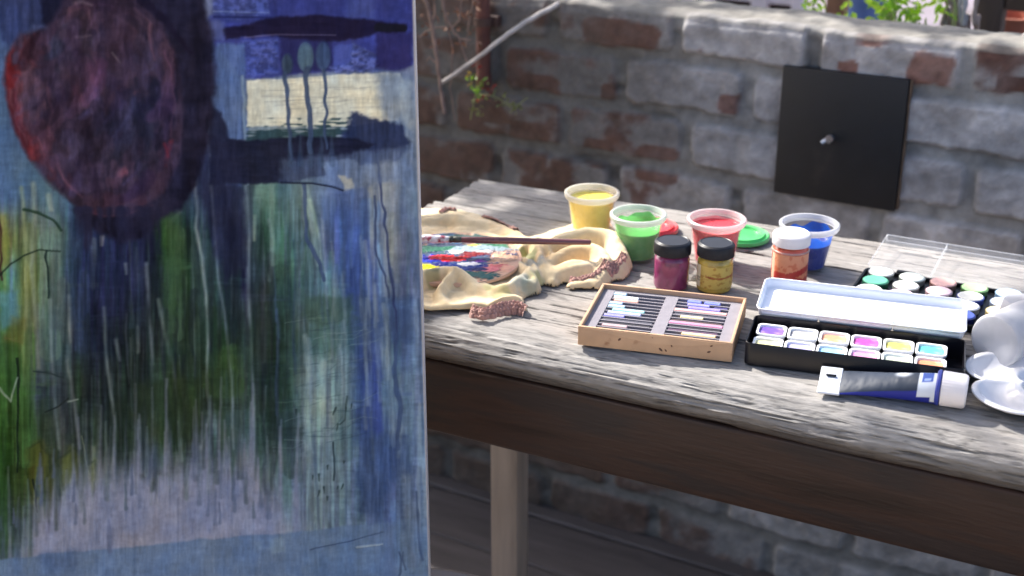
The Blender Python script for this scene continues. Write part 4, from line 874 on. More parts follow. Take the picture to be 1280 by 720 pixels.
# ---------------------------------------------------------------- blue paint tube
a_, b_ = G(1036, 474, TZ + .006), G(1207, 488.5, TZ + .016); tuang = math.atan2(b_.y - a_.y, b_.x - a_.x); TUL = (b_ - a_).length
tu = empty('paint_tube', (a_.x, a_.y - .002, TZ), tuang, 'half-flattened blue paint tube with a white cap lying at the table edge', 'paint tube')
def section(x):
    u = (x - .010) / (TUL - .036); u = min(max(u, 0), 1); k = u ** .6
    w = .0175 * (1 - k) + .0145 * k; hgt = .0012 * (1 - k) + .0140 * k; return w, hgt
nS, nR = 90, 64; VT = np.zeros((nS, nR + 1, 3)); CT = np.zeros((nS, nR + 1, 3)); tnz = fnoise(12, 9, 651, 3, nR + 1, nS)
sil = np.array(lin((46, 54, 68))); nav = np.array(lin((34, 42, 132))); wht = np.array(lin((206, 212, 222)))
for i in range(nS):
    x = .010 + (TUL - .036) * i / (nS - 1); w, hg = section(x)
    for j in range(nR + 1):
        a = 2 * math.pi * j / nR; y = w * math.cos(a); z = hg * math.sin(a)
        dent = (tnz[i, j] - .5) * .0014 * (1 - i / nS * .5)
        ro = math.radians(15) * (1 - u_) ** .7 if (u_ := i / (nS - 1)) < 1 else 0
        cz_ = math.sqrt((w * math.sin(ro)) ** 2 + (hg * math.cos(ro)) ** 2) + .0006
        z = z + dent * (1 if z > 0 else .2); VT[i, j] = (x, y * math.cos(ro) - z * math.sin(ro), cz_ + y * math.sin(ro) + z * math.cos(ro))
        c = sil if math.sin(a - .0) > -.10 and not (math.cos(a) < -.55 and math.sin(a) < .35) else nav
        if c is sil: c = c + (wht - c) * .6 * float(sstep(1, .3, np.hypot((i - 58) / 10, (a - 1.3) / .5)))
        u = i / nS
        if u > .80: c = wht if math.sin(a) > -.1 or u > .94 and math.sin(a) > -.6 else nav
        if .84 < u < .955 and .80 < math.sin(a): c = np.array(lin((66, 92, 168))) if not (.865 < u < .93 and .86 < math.sin(a) < .95) else np.array(lin((150, 170, 214)))
        CT[i, j] = c
gridmesh('body', VT, mat('tube_print', (1, 1, 1), .5, .05, 60, attr=True, spec=.25), tu, CT, flip=True)
m = MB(); m.bbox(-.010, .0102, -.0190, .0190, .0006, .0030, .0007, 1, M=Matrix.Translation((.001, .0, .0042)) @ Matrix.Rotation(math.radians(15), 4, 'X') @ Matrix.Rotation(.06, 4, 'Z')); m.build('crimped_end', mat('tube_white', lin((200, 204, 214)), .4, .06), tu)
m = MB(); m.bbox(-.0045, .0050, .0035, .0062, .0034, .0052, .0007, 1, M=Matrix.Translation((.001, .0, .0042)) @ Matrix.Rotation(math.radians(15), 4, 'X') @ Matrix.Rotation(.06, 4, 'Z')); m.build('hanging_slot', blackcap, tu)
XM = lambda x: Matrix.Translation((x, 0, .0160)) @ Matrix.Rotation(math.pi/2, 4, 'Y')
m = MB(); m.lathe([(0, -.001), (.0150, -.001), (.0162, .0002), (.0164, .0022), (.0158, .0030), (0, .0030)], 48, M=XM(TUL - .0255)); m.build('collar', mat('tube_collar', lin((44, 56, 140)), .35, .05), tu)
vs = []; n = 72; m = MB()
for r, z in ((.0148, .0), (.0156, .0008), (.0154, .0195), (.0146, .0218), (.0128, .0226)):
    for i in range(n): q = r + (.0004 if i % 2 and .0005 < z < .02 else 0); a = 2*math.pi*i/n; vs.append(XM(TUL - .0222) @ Vector((q*math.cos(a), q*math.sin(a), z)))
m.add(vs, [(k*n+i, k*n+(i+1) % n, (k+1)*n+(i+1) % n, (k+1)*n+i) for k in range(4) for i in range(n)] + [tuple(range(4*n, 5*n)), tuple(range(n-1, -1, -1))]); m.build('cap', whitecap, tu)

# ---------------------------------------------------------------- round-pan palette with its clear lid
pFL = (-.308, 1.350); pFR = None
PLn, PDp = .300, .112
pk = empty('paint_palette', TW(-.285, 1.328, TZ), TA, 'long black palette of round paint cakes with a clear lid folded back', 'paint palette')
bpl = mat('black_plastic', lin((18, 20, 22)), .35, .1, 30, spec=.3)
m = MB(); stack(m, [(rrect(.002, PLn-.002, .002, PDp-.002, .004), 0), (rrect(0, PLn, 0, PDp, .005), .008), (rrect(.001, PLn-.001, .001, PDp-.001, .005), .009), (rrect(.003, PLn-.003, .003, PDp-.003, .004), .0085), (rrect(.0035, PLn-.0035, .0035, PDp-.0035, .004), .0048)])
m.build('tray', bpl, pk)
clear = mat('clear_plastic', (.9, .92, .95), .06, .0, 10, alpha=.10, spec=.8)
clr2 = mat('clear_plastic_edge', (.88, .9, .94), .12, .0, 10, alpha=.24, spec=.8)
lidM = Matrix.Translation((.002, PDp + .003, .0035)) @ Matrix.Rotation(math.radians(3), 4, 'X')
m = MB(); LD2 = .094; hr = .0075
m.box(.001, PLn - .001, 0, LD2, 0, .0011, lidM); m.box(.001, PLn-.001, LD2, LD2 + .0011, .0, hr, lidM); m.box(0, .0011, 0, LD2, 0, hr, lidM); m.box(PLn-.0011, PLn, 0, LD2, 0, hr, lidM); m.box(.0681, .0689, 0.001, LD2-.001, .0012, hr * .8, lidM)
lo_ = m.build('lid', clear, pk, smooth=0)
m = MB(); r_e = .0007
for p, q in (((0, 0, hr), (0, LD2, hr)), ((0, LD2, hr), (PLn, LD2, hr)), ((0, LD2, 0), (0, LD2, hr)), ((.0685, 0, hr * .85), (.0685, LD2, hr * .85)), ((.0685, LD2, 0), (.0685, LD2, hr)), ((0, LD2, .0006), (PLn, LD2, .0006))): m.tube([lidM @ Vector(p), lidM @ Vector(q)], r_e, 8)
m.build('lid_rim', clr2, lo_)
m = MB(); m.bbox(.034, .054, PDp - .001, PDp + .005, .0075, .0105, .0008, 1); m.build('clasp', bpl, pk)
cak = [[((226,228,224),'white'),((214,222,214),'pale grey-green'),((238,190,180),'pale pink'),((170,214,150),'light green'),((176,204,236),'pale blue'),((240,236,232),'white'),((150,80,60),'brown'),((90,120,70),'olive')],
       [((92,172,142),'teal'),((226,228,224),'chalk white'),((236,206,212),'blush'),((244,240,226),'ivory'),((200,214,240),'ice blue'),((26,26,34),'black'),((70,50,90),'violet'),((190,120,60),'ochre')],
       [((226,226,226),'silver white'),((232,200,220),'lilac pink'),((240,240,236),'milk white'),((220,226,240),'pearl blue'),((240,222,168),'cream yellow'),((180,40,40),'red'),((230,180,40),'golden'),((40,70,50),'dark green')],
       [((200,120,160),'rose'),((90,60,130),'purple'),((180,60,90),'crimson'),((60,80,160),'ultramarine'),((100,150,90),'sap green'),((230,140,60),'orange'),((120,70,50),'umber'),((60,60,66),'slate')]]
PKM = Matrix.Translation(TW(-.285, 1.328, TZ)) @ Matrix.Rotation(TA, 4, 'Z')
for j in range(4):
    for i in range(8):
        c, nm = cak[j][i]; x = .0200 + i * .0336 ; y = .0965 - j * .0272
        side = lin(tuple(max(v - 60, 10) for v in c)) if (i, j) != (3, 1) else lin((60, 84, 180))
        o = empty('paint_cake', PKM @ Vector((x + R.uniform(-.0008, .0008), y + R.uniform(-.0006, .0006), .0049)), R.uniform(0, 6), f'round {nm} paint cake in the {["back", "second", "third", "front"][j]} row of the palette', 'paint cake', 'round paint cakes in the palette')
        m = MB(); r = .0138; hh = .0070
        m.lathe([(0, 0), (r*.92, 0), (r, .001), (r*1.01, hh - .0012), (r*1.03, hh - .0006), (r*1.03, hh), (r*.985, hh + .0002), (0, hh - .0001)], 40)
        mtp = mat(f'cake_side_{nm.replace(" ", "_")}', tuple(v * .55 for v in side), .4, .1); m.build('pan', mtp, o)
        m = MB(); m.lathe([(r*.95, hh + .0002), (r*.90, hh + .0010), (r*.4, hh + .0004 + .0004 * ((i + j) % 2)), (0, hh + .0002)], 36); m.build('paint', mat(f'cake_{nm.replace(" ", "_")}', lin(c), .75, .1, 200, .0004, 250, c2=tuple(v * .82 for v in lin(c)), c2s=90, c2t=.6), o)

# ---------------------------------------------------------------- white things at the right edge
milk = mat('milky_plastic', lin((214, 214, 218)), .35, .10, 40, alpha=.72)
p = G(1262, 462, TZ)
t = empty('tipped_paint_cup', p, 0, 'white translucent cup lying on its side, its round base towards the painting', 'cup')
Mx = Matrix.Translation((0, 0, .0268)) @ Matrix.Rotation(math.radians(40), 4, 'Z') @ Matrix.Rotation(math.radians(90), 4, 'Y')
m = MB(); m.lathe([(0, .0012), (.017, .0012), (.0215, -.0006), (.0245, 0), (.0258, .0016), (.0265, .004), (.0262, .010), (.0252, .03), (.0252, .062), (.0242, .062), (.0242, .004), (0, .004)], 60, M=Matrix.Translation((-.016, .006, 0)) @ Mx); m.build('cup', milk, t)
m = MB(); m.lathe([(0, .012), (.0236, .012), (.0238, .05), (0, .05)], 40, M=Matrix.Translation((-.016, .006, 0)) @ Mx)
m2 = MB(); m2.bbox(.012, .060, -.012, .010, -.0, .004, .0018, 2); m2.build('spilt_paint', mat('red_spill', lin((150, 26, 40)), .3, .1), t)
p = G(1272, 420, TZ); t = empty('upturned_cup', p, 0, 'white translucent cup standing upside down behind the tipped cup', 'cup')
m = MB(); m.lathe([(0, .040), (.012, .040), (.0175, .0395), (.0188, .038), (.0255, .004), (.0275, .003), (.0278, 0), (.0262, 0), (.0180, .0370), (0, .0382)], 56); m.build('cup', milk, t)
# lobed mixing dish
p = G(1318, 497, TZ); t = empty('mixing_dish', p, 0, 'white lobed plastic mixing dish at the right edge of the table', 'dish')
nr_, nt_ = 46, 180; VV = np.zeros((nr_, nt_ + 1, 3)); wp = mat('white_dish', lin((204, 204, 208)), .25, .08, 30, coat=.3)
for i in range(nr_):
    for j in range(nt_ + 1):
        a = 2 * math.pi * j / nt_; lobe = abs(math.cos(2.5 * (a - math.radians(207)))) ** .5; rmax = .062 + .024 * lobe; u = i / (nr_ - 1); r = rmax * u
        z = .0145
        if u < .42: z = .0025 + .011 * sstep(.28, .42, np.array(u))
        elif u > .50: s_ = (u - .5) / .5; z = .0145 - .0115 * math.sin(min(s_ / .86, 1) * math.pi) ** .8 * lobe ** 1.5
        if u > .93: z = .0145 - .0006 * ((u - .93) / .07)
        VV[i, j] = (r * math.cos(a), r * math.sin(a) * .96, z)
o = gridmesh('dish', VV, wp, t); sm = o.modifiers.new('thickness', 'SOLIDIFY'); sm.thickness = .0014; sm.offset = 1

# ---------------------------------------------------------------- crumpled cloth
RES = .0011
lo = Vector((-.215, 1.30)); hi = Vector((.175, 1.66)); nx_ = int((hi.x - lo.x) / RES); ny_ = int((hi.y - lo.y) / RES)
QX, QY = np.meshgrid(lo.x + np.arange(nx_) * RES, lo.y + np.arange(ny_) * RES)
jx = (fnoise(22, 22, 801, 3, nx_, ny_) - .5) * .010; jy = (fnoise(22, 22, 803, 3, nx_, ny_) - .5) * .010
def pdist(pts, X_, Y_):
    D = np.full(X_.shape, 1e9); T_ = np.zeros(X_.shape); n = len(pts) - 1
    for i in range(n):
        ax, ay = pts[i][:2]; bx, by = pts[i+1][:2]; dx, dy = bx-ax, by-ay; q = dx*dx + dy*dy + 1e-12
        t = np.clip(((X_-ax)*dx + (Y_-ay)*dy) / q, 0, 1); d = np.hypot(X_-ax-t*dx, Y_-ay-t*dy); u = d < D; D = np.where(u, d, D); T_ = np.where(u, pts[i][2] + (pts[i+1][2]-pts[i][2])*t, T_)
    return D, T_
Hc = np.zeros(QX.shape); HB = np.zeros(QX.shape)
def ridge(px, w, seed=0):
    global Hc
    pts = catmull([(*G(x, y, TZ + h)[:2], h) for x, y, h in px], 5)
    D, T_ = pdist(pts, QX + jx * .45, QY + jy * .45)
    u = np.clip(D / w, 0, 1); hgt = T_ * np.sqrt(1 - u ** 2.2) ** .9
    k = .0035; m_ = np.maximum(Hc, hgt); e_ = np.exp(-np.abs(Hc - hgt) / k) * k * .5
    Hc = np.where(hgt > .0004, m_ + e_ * (u < 1) * (Hc > .001), Hc)
outline = [(500,262),(548,262),(578,264),(612,272),(640,286),(662,298),(690,288),(730,276),(764,278),(780,300),(780,330),(764,350),(748,361),(716,356),(694,346),(680,352),(668,366),(655,372),(658,392),(640,402),(612,402),(590,392),(560,398),(530,394),(500,388)]
og = [tuple(G(x, y, TZ + .003)[:2]) for x, y in outline]
ins = np.zeros(QX.shape, bool)
for i in range(len(og)):
    ax, ay = og[i]; bx, by = og[(i+1) % len(og)]; c_ = (ay > QY + jy * .4) != (by > QY + jy * .4); ins ^= c_ & (QX + jx * .4 < (bx-ax) * (QY + jy * .4 - ay) / (by-ay + 1e-12) + ax)
D0, _ = pdist([(*p, 0) for p in og + og[:1]], QX + jx * .4, QY + jy * .4)
sdf = np.where(ins, D0, -D0)
Hc = np.where(ins, .0035 + .003 * sstep(0, .012, sdf), 0) + 0.0
hollow = fnoise(26, 20, 811, 3, nx_, ny_); Hc += ins * (hollow - .4) * .006 * sstep(0, .02, sdf)
for px, w in [
  ([(668,318,.016),(684,304,.024),(706,292,.028),(738,284,.031),(764,290,.028),(776,308,.023),(773,328,.015),(763,340,.008)], .0125),
  ([(690,346,.009),(682,334,.015),(690,322,.019),(712,309,.024),(742,305,.028),(757,318,.024),(754,336,.014),(744,350,.007)], .0105),
  ([(694,336,.014),(708,330,.018),(730,326,.020),(746,330,.014)], .013),
  ([(714,354,.006),(732,350,.008),(750,344,.008)], .009),
  ([(648,312,.014),(654,304,.018),(666,303,.020),(675,312,.022),(678,326,.020),(686,342,.010)], .0062),
  ([(643,316,.010),(648,326,.016),(660,334,.020),(668,346,.016),(665,360,.007)], .0070),
  ([(664,300,.022),(674,296,.025),(683,304,.025),(690,320,.018)], .0058),
  ([(655,322,.016),(666,326,.020),(672,338,.018)], .005),
  ([(576,346,.016),(596,350,.015),(616,358,.013),(634,356,.015),(650,344,.018),(664,336,.018)], .0078),
  ([(628,364,.009),(644,354,.013),(660,350,.015),(668,356,.010)], .0062),
  ([(490,356,.022),(520,342,.025),(548,334,.028),(570,335,.028),(584,344,.023),(596,356,.016),(608,364,.010)], .0105),
  ([(570,338,.026),(556,350,.022),(550,364,.015),(556,376,.009)], .0062),
  ([(500,378,.012),(535,386,.012),(565,385,.014),(592,376,.019),(620,368,.022),(642,369,.020),(654,380,.013),(656,392,.006)], .0100),
  ([(500,392,.006),(540,396,.006),(575,396,.007),(600,390,.009)], .008),
  ([(586,388,.010),(612,390,.010),(636,386,.011),(654,388,.010)], .010),
  ([(490,272,.012),(530,270,.016),(560,268,.018),(590,273,.016),(616,280,.012),(640,290,.010)], .0125),
  ([(600,290,.010),(630,300,.012),(648,306,.012)], .010)]: ridge(px, w)
Hc = Hc * sstep(-.0002, .0035, np.where(Hc > .0055, .01, sdf)) 
Hc[:8] = 0; Hc[-8:] = 0; Hc[:, :8] = 0; Hc[:, -8:] = 0
for _ in range(6): Hc = (Hc + np.roll(Hc, 1, 0) + np.roll(Hc, -1, 0) + np.roll(Hc, 1, 1) + np.roll(Hc, -1, 1)) / 5
cre = fnoise(14, 14, 821, 4, nx_, ny_); on = Hc > .0022
Hc = Hc + on * ((np.abs(cre - .5) < .03) * 0 + (cre - .5) * .0018 + np.abs(fnoise(34, 16, 823, 2, nx_, ny_) - .5) * .006)
# the palette rests on the cloth: press the cloth flat beneath it
pc = G(569, 322, .768); PR = .0745
dp = np.hypot(QX - pc.x, QY - pc.y); press = (dp < PR - .002) & (QY > pc.y - .052) & (QX < pc.x + .064)
Hc = np.where(press, np.minimum(Hc, .0125), Hc)
cream = np.array(lin((220, 198, 158))); CC = np.ones(QX.shape + (3,)) * cream
vv_ = fnoise(30, 30, 831, 3, nx_, ny_)[..., None]; CC = CC * (.88 + .24 * vv_); yel = np.array(lin((216, 182, 130))); CC = CC * (1 - .5 * sstep(.5, .7, vv_)) + yel * .5 * sstep(.5, .7, vv_)
def stain(px, py, r, c, a, th_=.5, s=0, z=.015):
    global CC
    q = G(px, py, TZ + z); d = np.hypot(QX - q.x, QY - q.y) / r; m_ = (sstep(1.1, .55, d + (fnoise(9, 9, 841 + s, 3, nx_, ny_) - .5) * 1.1) * a)[..., None]; CC = CC * (1 - m_) + np.array(lin(c)) * m_
for k, q in enumerate([(658,318,.016,(150,160,110),.8),(665,330,.013,(104,122,130),.7),(655,312,.008,(120,130,70),.8),(672,345,.012,(176,176,120),.7),(668,306,.008,(150,140,80),.6),(648,350,.014,(170,180,170),.6),(626,362,.012,(176,176,120),.6),(612,356,.009,(190,190,130),.6),(540,352,.010,(150,140,90),.7),(545,348,.006,(90,100,80),.6),(664,352,.012,(120,140,130),.6),(700,345,.008,(206,196,140),.4),(735,292,.02,(238,220,176),.4)]): stain(*q[:5], s=k)
qf = (Hc[:-1, :-1] > .0016) & (Hc[1:, 1:] > .0016)
cp = G(600, 380, TZ)
clm = mat('cream_cotton', (1, 1, 1), .92, .06, 200, .0003, 900, attr=True, sheen=.3)
cloth = gridmesh('cloth', np.stack([QX - cp.x, QY - cp.y, Hc], -1), clm, None, CC, (cp.x, cp.y, TZ), None, fmask=qf)
sdm = cloth.modifiers.new('thickness', 'SOLIDIFY'); sdm.thickness = .0012; sdm.offset = -1
tag(cloth, 'crumpled cream cotton cloth with stained folds and brown-pink crocheted edging, under the round palette', 'cloth')
def hat(x, y):
    i = int((x - lo.x) / RES); j = int((y - lo.y) / RES)
    return float(Hc[j, i]) if 0 <= i < nx_ and 0 <= j < ny_ else 0
lacem = mat('crochet_thread', (1, 1, 1), .95, .15, 160, .0004, 900, attr=True, sheen=.3)
def lace(px, rows=4, w=.0125, side=1):
    """crocheted edging: a knobbly scalloped band that follows the hem down to the table"""
    pts = catmull([(*G(x, y, TZ + h)[:2], h) for x, y, h in px], 10); P2 = np.array(pts); seg = np.hypot(*np.diff(P2[:, :2], axis=0).T); acc = np.concatenate([[0], np.cumsum(seg)]); L = acc[-1]
    n = int(L / .0004); s_ = np.linspace(0, L, n); X0 = np.interp(s_, acc, P2[:, 0]); Y0 = np.interp(s_, acc, P2[:, 1]); H0 = np.interp(s_, acc, P2[:, 2])
    dx, dy = np.gradient(X0), np.gradient(Y0); l = np.hypot(dx, dy); k_ = 25; ker = np.ones(k_) / k_
    nx0 = np.convolve(np.pad(dy / l * side, k_ // 2, 'edge'), ker, 'valid')[:n]; ny0 = np.convolve(np.pad(-dx / l * side, k_ // 2, 'edge'), ker, 'valid')[:n]
    m_ = 34; V = np.zeros((m_, n, 3)); C_ = np.zeros((m_, n, 3)); per = .0042; seedn = fnoise(20, 6, int(px[0][0]), 3, n, m_)
    for j in range(m_):
        v = j / (m_ - 1); wloc = w * (.72 + .28 * np.abs(np.sin(math.pi * s_ / (per * 2.1)))) * (.85 + .3 * seedn[j]); o = -.0015 + v * (wloc + .0015)
        X_, Y_ = X0 + nx0 * o, Y0 + ny0 * o; hh = np.array([hat(a, b) for a, b in zip(X_, Y_)])
        kn = np.abs(np.sin(math.pi * s_ / per + (math.pi / 2) * ((v * 4) // 1 % 2))) ** .7 * np.abs(np.sin(math.pi * v * 4)) ** .5
        z = np.maximum(hh, H0 * (1 - v ** 1.6) * .9) + .0008 + .0019 * kn + (seedn[j] - .5) * .004
        if v > .9: z = z * (1 - (v - .9) * 6)
        V[j] = np.stack([X_ - cp.x, Y_ - cp.y, np.maximum(z, .0007)], -1)
        C_[j] = np.array(lin((170, 128, 118)))[None] * (.62 + .48 * kn)[:, None] * (.8 + .4 * seedn[j])[:, None]
    o = gridmesh('crocheted_edge', V, lacem, cloth, C_); return o
lace([(590,382,.011),(604,385,.011),(620,381,.012),(636,377,.013),(650,378,.012),(659,384,.009)], 7, .0085)
lace([(602,270,.010),(612,271,.011),(624,276,.010),(634,283,.009),(642,291,.008)], 5, .009, -1)
lace([(552,265,.010),(560,261,.010),(568,263,.009)], 3, .006, -1)
lace([(712,347,.008),(726,347,.009),(742,343,.010),(756,338,.008)], 7, .0085)
lace([(755,340,.010),(766,335,.012),(777,325,.012)], 6, .008)

# ---------------------------------------------------------------- round painting palette
n_r, n_t = 110, 300; rr_, tt_ = np.meshgrid(np.linspace(0, PR, n_r), np.linspace(0, 2 * math.pi, n_t)); PXX = rr_ * np.cos(tt_); PYY = rr_ * np.sin(tt_)
def smp(sx, sy, seed, k=0):
    N_ = fnoise(sx, sy, seed, 3, 220, 220); return N_[np.clip(((PYY + PR) / (2 * PR) * 219), 0, 219).astype(int), np.clip(((PXX + PR) / (2 * PR) * 219), 0, 219).astype(int)]
pcol = np.ones(PXX.shape + (3,)) * np.array(lin((214, 178, 158))); ph_ = np.zeros(PXX.shape)
w1, w2_ = smp(24, 16, 901), smp(24, 16, 903)
def dab(px, py, rx, ry, c, a=1, hgt=.0012, s=0):
    global pcol, ph_
    q = G(px, py, .7695); u = (PXX - (q.x - pc.x)) / rx; v = (PYY - (q.y - pc.y)) / ry; d = np.hypot(u, v) + (smp(14, 9, 910 + s) - .5) * 1.3 + (smp(5, 3, 930 + s) - .5) * .9
    m_ = sstep(1.1, .8, d) * a; pcol = pcol * (1 - m_[..., None]) + np.array(lin(c)) * m_[..., None] * (.8 + .4 * smp(5, 3, 950 + s))[..., None]; ph_ = ph_ * (1 - m_ * .5) + m_ * hgt * (.5 + smp(7, 4, 970 + s))
for k, q in enumerate([(560,318,.06,.045,(70,84,110)),(545,300,.045,.02,(90,120,160)),(590,300,.04,.014,(70,92,86)),(612,308,.022,.012,(64,110,84)),(580,312,.05,.010,(150,164,170)),(540,312,.03,.010,(60,110,90)),(575,333,.03,.014,(40,60,120)),(600,342,.022,.010,(34,80,80)),
     (536,324,.018,.010,(44,64,160)),(552,322,.020,.007,(224,70,80)),(566,324,.014,.007,(220,52,64)),(592,318,.016,.006,(120,24,44)),(604,315,.010,.005,(196,190,190)),(578,322,.010,.005,(150,30,50)),(584,330,.012,.005,(210,210,214)),(620,332,.012,.008,(206,130,130)),
     (612,336,.012,.006,(214,140,144)),(600,326,.008,.006,(90,50,120)),(566,338,.014,.006,(40,120,110)),(528,334,.020,.010,(236,220,40)),(630,322,.014,.012,(226,190,166)),(598,336,.010,.004,(30,40,90)),(572,316,.010,.004,(230,230,220)),(550,330,.010,.005,(30,40,110)),(590,308,.008,.003,(220,200,120)),(636,334,.010,.008,(222,176,158)),(556,308,.02,.006,(60,70,90))]):
    dab(*q[:5], s=k)
edge_z = .0040
pg = pcol.mean(2, keepdims=True); pcol = np.clip(pg + (pcol - pg) * 1.35, 0.004, 1) * .85
VV = np.stack([PXX, PYY, edge_z + ph_ * sstep(PR, PR - .004, rr_)], -1)
side = np.stack([np.concatenate([PXX[:, -1:]] * 3, 1), np.concatenate([PYY[:, -1:]] * 3, 1), np.array([[edge_z, .001, 0]]).repeat(n_t, 0)], -1)
und = np.stack([PXX[:, ::-10], PYY[:, ::-10], np.zeros_like(PXX[:, ::-10])], -1)
VV = np.concatenate([VV, side, und], 1); wc = np.ones((n_t, side.shape[1] + und.shape[1], 3)) * np.array(lin((204, 166, 140))); pcol = np.concatenate([pcol, wc], 1)
po = gridmesh('round_palette', VV, mat('wet_paint', (1, 1, 1), .42, .08, 60, .0002, 300, attr=True, spec=.25), None, pcol, (pc.x, pc.y, .7645), (math.radians(1.5), 0, 0), smooth=True)
tag(po, 'round artist palette smeared with blue, red, green and yellow paint, nested in the cream cloth', 'palette')

# ---------------------------------------------------------------- brush
b0_, b1_ = G(524, 298.5, .788), G(738, 303, .7865); bd = (b1_ - b0_); BLn = bd.length
br = empty('paintbrush', b0_, 0, 'paintbrush with a dark red-brown handle lying across the palette and cloth', 'paintbrush')
bd.normalize(); bp_ = lambda s: bd * s
prof = lambda L: [bp_(s * L) for s in range(0)]
m = MB(); s0 = .046; pts = [s0 + (BLn - s0) * k / 14 for k in range(15)]; rads = [.0031, .0037, .0040, .0041, .0041, .0040, .0039, .0038, .0036, .0035, .0034, .0033, .0032, .0031, .0029]
m.tube([bp_(s) for s in pts] + [bp_(BLn + .0008)], rads + [.0018], 20); m.build('handle', mat('brush_handle', lin((104, 58, 62)), .25, .15, 40, coat=.5), br)
m = MB(); m.tube([bp_(s) for s in (.034, .0345, .037, .0375, .039, .0395, .047, .0475)], [.0037, .0039, .0039, .0036, .0036, .0039, .0034, .0032], 20); m.build('ferrule', mat('ferrule', lin((74, 76, 70)), .35, .3, 200, metal=.6), br)
m = MB(); rs = random.Random(4)
m.tube([bp_(s) for s in (-.012, -.004, .008, .020, .0335)], [.0008, .0034, .0050, .0048, .0036], 20)
for k in range(70):
    a = rs.uniform(0, 6.28); r = rs.uniform(.002, .0044); up_ = Vector((0, math.sin(a), math.cos(a))); m.tube([bp_(.034) + up_ * r * .7, bp_(.016) + up_ * r * 1.12, bp_(-.004 - rs.uniform(0, .006)) + up_ * r * .6], [.0003, .0003, .00015], 4)
m.build('bristles', mat('bristle_paint', lin((206, 206, 212)), .4, .35, 150, .0004, 300, c2=lin((150, 60, 80)), c2s=120, c2t=.6), br)

# ---------------------------------------------------------------- plants and things by the wall
R = random.Random(21)
barkm = mat('dry_bark', lin((150, 132, 122)), .85, .3, 60, .0006, 200, stretch=(1, 1, .4)); twigm = mat('grey_twig', lin((126, 106, 98)), .85, .3, 60); palebark = mat('pale_twig', lin((176, 170, 168)), .7, .2, 60)
def wp_(px, py, b): return onwall(px, py, b)
def stem(m, pts, r0, r1, n=8, k=6, jit=.002):
    P_ = catmull([tuple(p) for p in pts], k); P_ = [Vector(p) + Vector((R.uniform(-1,1), R.uniform(-1,1), R.uniform(-1,1))) * jit for p in P_]
    m.tube(P_, [r0 + (r1 - r0) * i / (len(P_) - 1) for i in range(len(P_))], n)
def leaf(m, p, L, w, nrm=None, dirn=None, fold=.25):
    d = dirn or Vector((R.uniform(-1,1), R.uniform(-1,1), R.uniform(-.8,.5))); d.normalize(); u = Vector((R.uniform(-1,1), R.uniform(-1,1), R.uniform(.2,1.6))); s = d.cross(u).normalized(); up = s.cross(d).normalized()
    a = [p, p + d*L*.3 + s*w*.42 + up*w*fold, p + d*L*.65 + s*w*.40 + up*w*fold*.7, p + d*L - up*L*.08, p + d*L*.65 - s*w*.40 + up*w*fold*.7, p + d*L*.3 - s*w*.42 + up*w*fold, p + d*L*.35, p + d*L*.68]
    m.add(a, [(0, 1, 6), (0, 6, 5), (1, 2, 7, 6), (5, 6, 7, 4), (2, 3, 7), (4, 7, 3)])
# long dead branch propped on the wall
db = MB(); b_lo = wp_(552, 104, 1.80)
stem(db, [b_lo, wp_(600, 70, 1.81), wp_(635, 43, 1.83), wp_(664, 24, 1.86), wp_(703, 2, 1.905), wp_(735, -18, 1.96)], .0030, .0044, jit=.0008)
o = db.build('dry_branch', palebark, None); tag(o, 'long pale dead branch leaning diagonally against the wall corner', 'branch')
# hanging dry climber
cl = empty('dry_climber', wp_(552, 110, 1.78), 0, 'bare dry climber stems hanging down in front of the dark wall corner', 'climber'); ol_ = Vector(cl.location)
def vin(pts, r0, r1, b, name='stem', mt=twigm):
    m = MB(); stem(m, [wp_(x, y, b) - ol_ for x, y in pts], r0, r1, jit=.001); m.build(name, mt, cl)
vin([(522,-60),(528,-10),(537,18),(546,70),(550,104),(556,142)], .0038, .0028, 1.79)
vin([(552,-50),(553,0),(560,26),(572,46),(590,50)], .0024, .0014, 1.80); vin([(578,-40),(577,4),(574,24),(566,34)], .0018, .0012, 1.79); vin([(572,44),(580,66),(584,78)], .0015, .0010, 1.80)
vin([(556,34),(540,36),(524,46)], .0014, .0010, 1.80); vin([(545,78),(537,72),(534,76)], .0014, .0010, 1.79); vin([(536,-60),(543,10),(540,40),(543,60)], .0020, .0012, 1.81); vin([(560,-30),(556,20),(566,60),(563,110),(569,150)], .0014, .0009, 1.83); vin([(600,-40),(588,20),(582,60)], .0014, .0010, 1.82)
dead = mat('dead_leaf', lin((120, 84, 66)), .8, .3); m = MB()
for k in range(46): p = wp_(R.uniform(526, 600), R.uniform(-20, 60), R.uniform(1.78, 1.84)) - ol_; leaf(m, p, R.uniform(.008, .018), R.uniform(.004, .009))
m.build('dead_leaves', dead, cl)
# reddish drain pipe on the wall
pt = wp_(601, 60, 1.86); a_, b__ = wallab(pt)
dpo = empty('drain_pipe', WW(a_, 1.868, .80), WA, 'short rust-red pipe fixed upright to the wall behind the hanging stems', 'pipe')
rp_m = mat('rust_red_pipe', lin((92, 56, 50)), .8, .35, 25, .0005, 60)
m = MB(); m.tube([(0, 0, -.02), (0, 0, .6)], .0115, 24); m.tube([(0, 0, -.024), (0, 0, -.004)], .0130, 24); m.build('pipe', rp_m, dpo)
m = MB(); m.tube([(0, 0, .075), (0, 0, .087)], .0150, 24); m.bbox(-.022, .022, .006, .022, .073, .089, .001, 1); m.build('bracket', mat('dark_bracket', lin((70, 50, 46)), .7, .2), dpo)
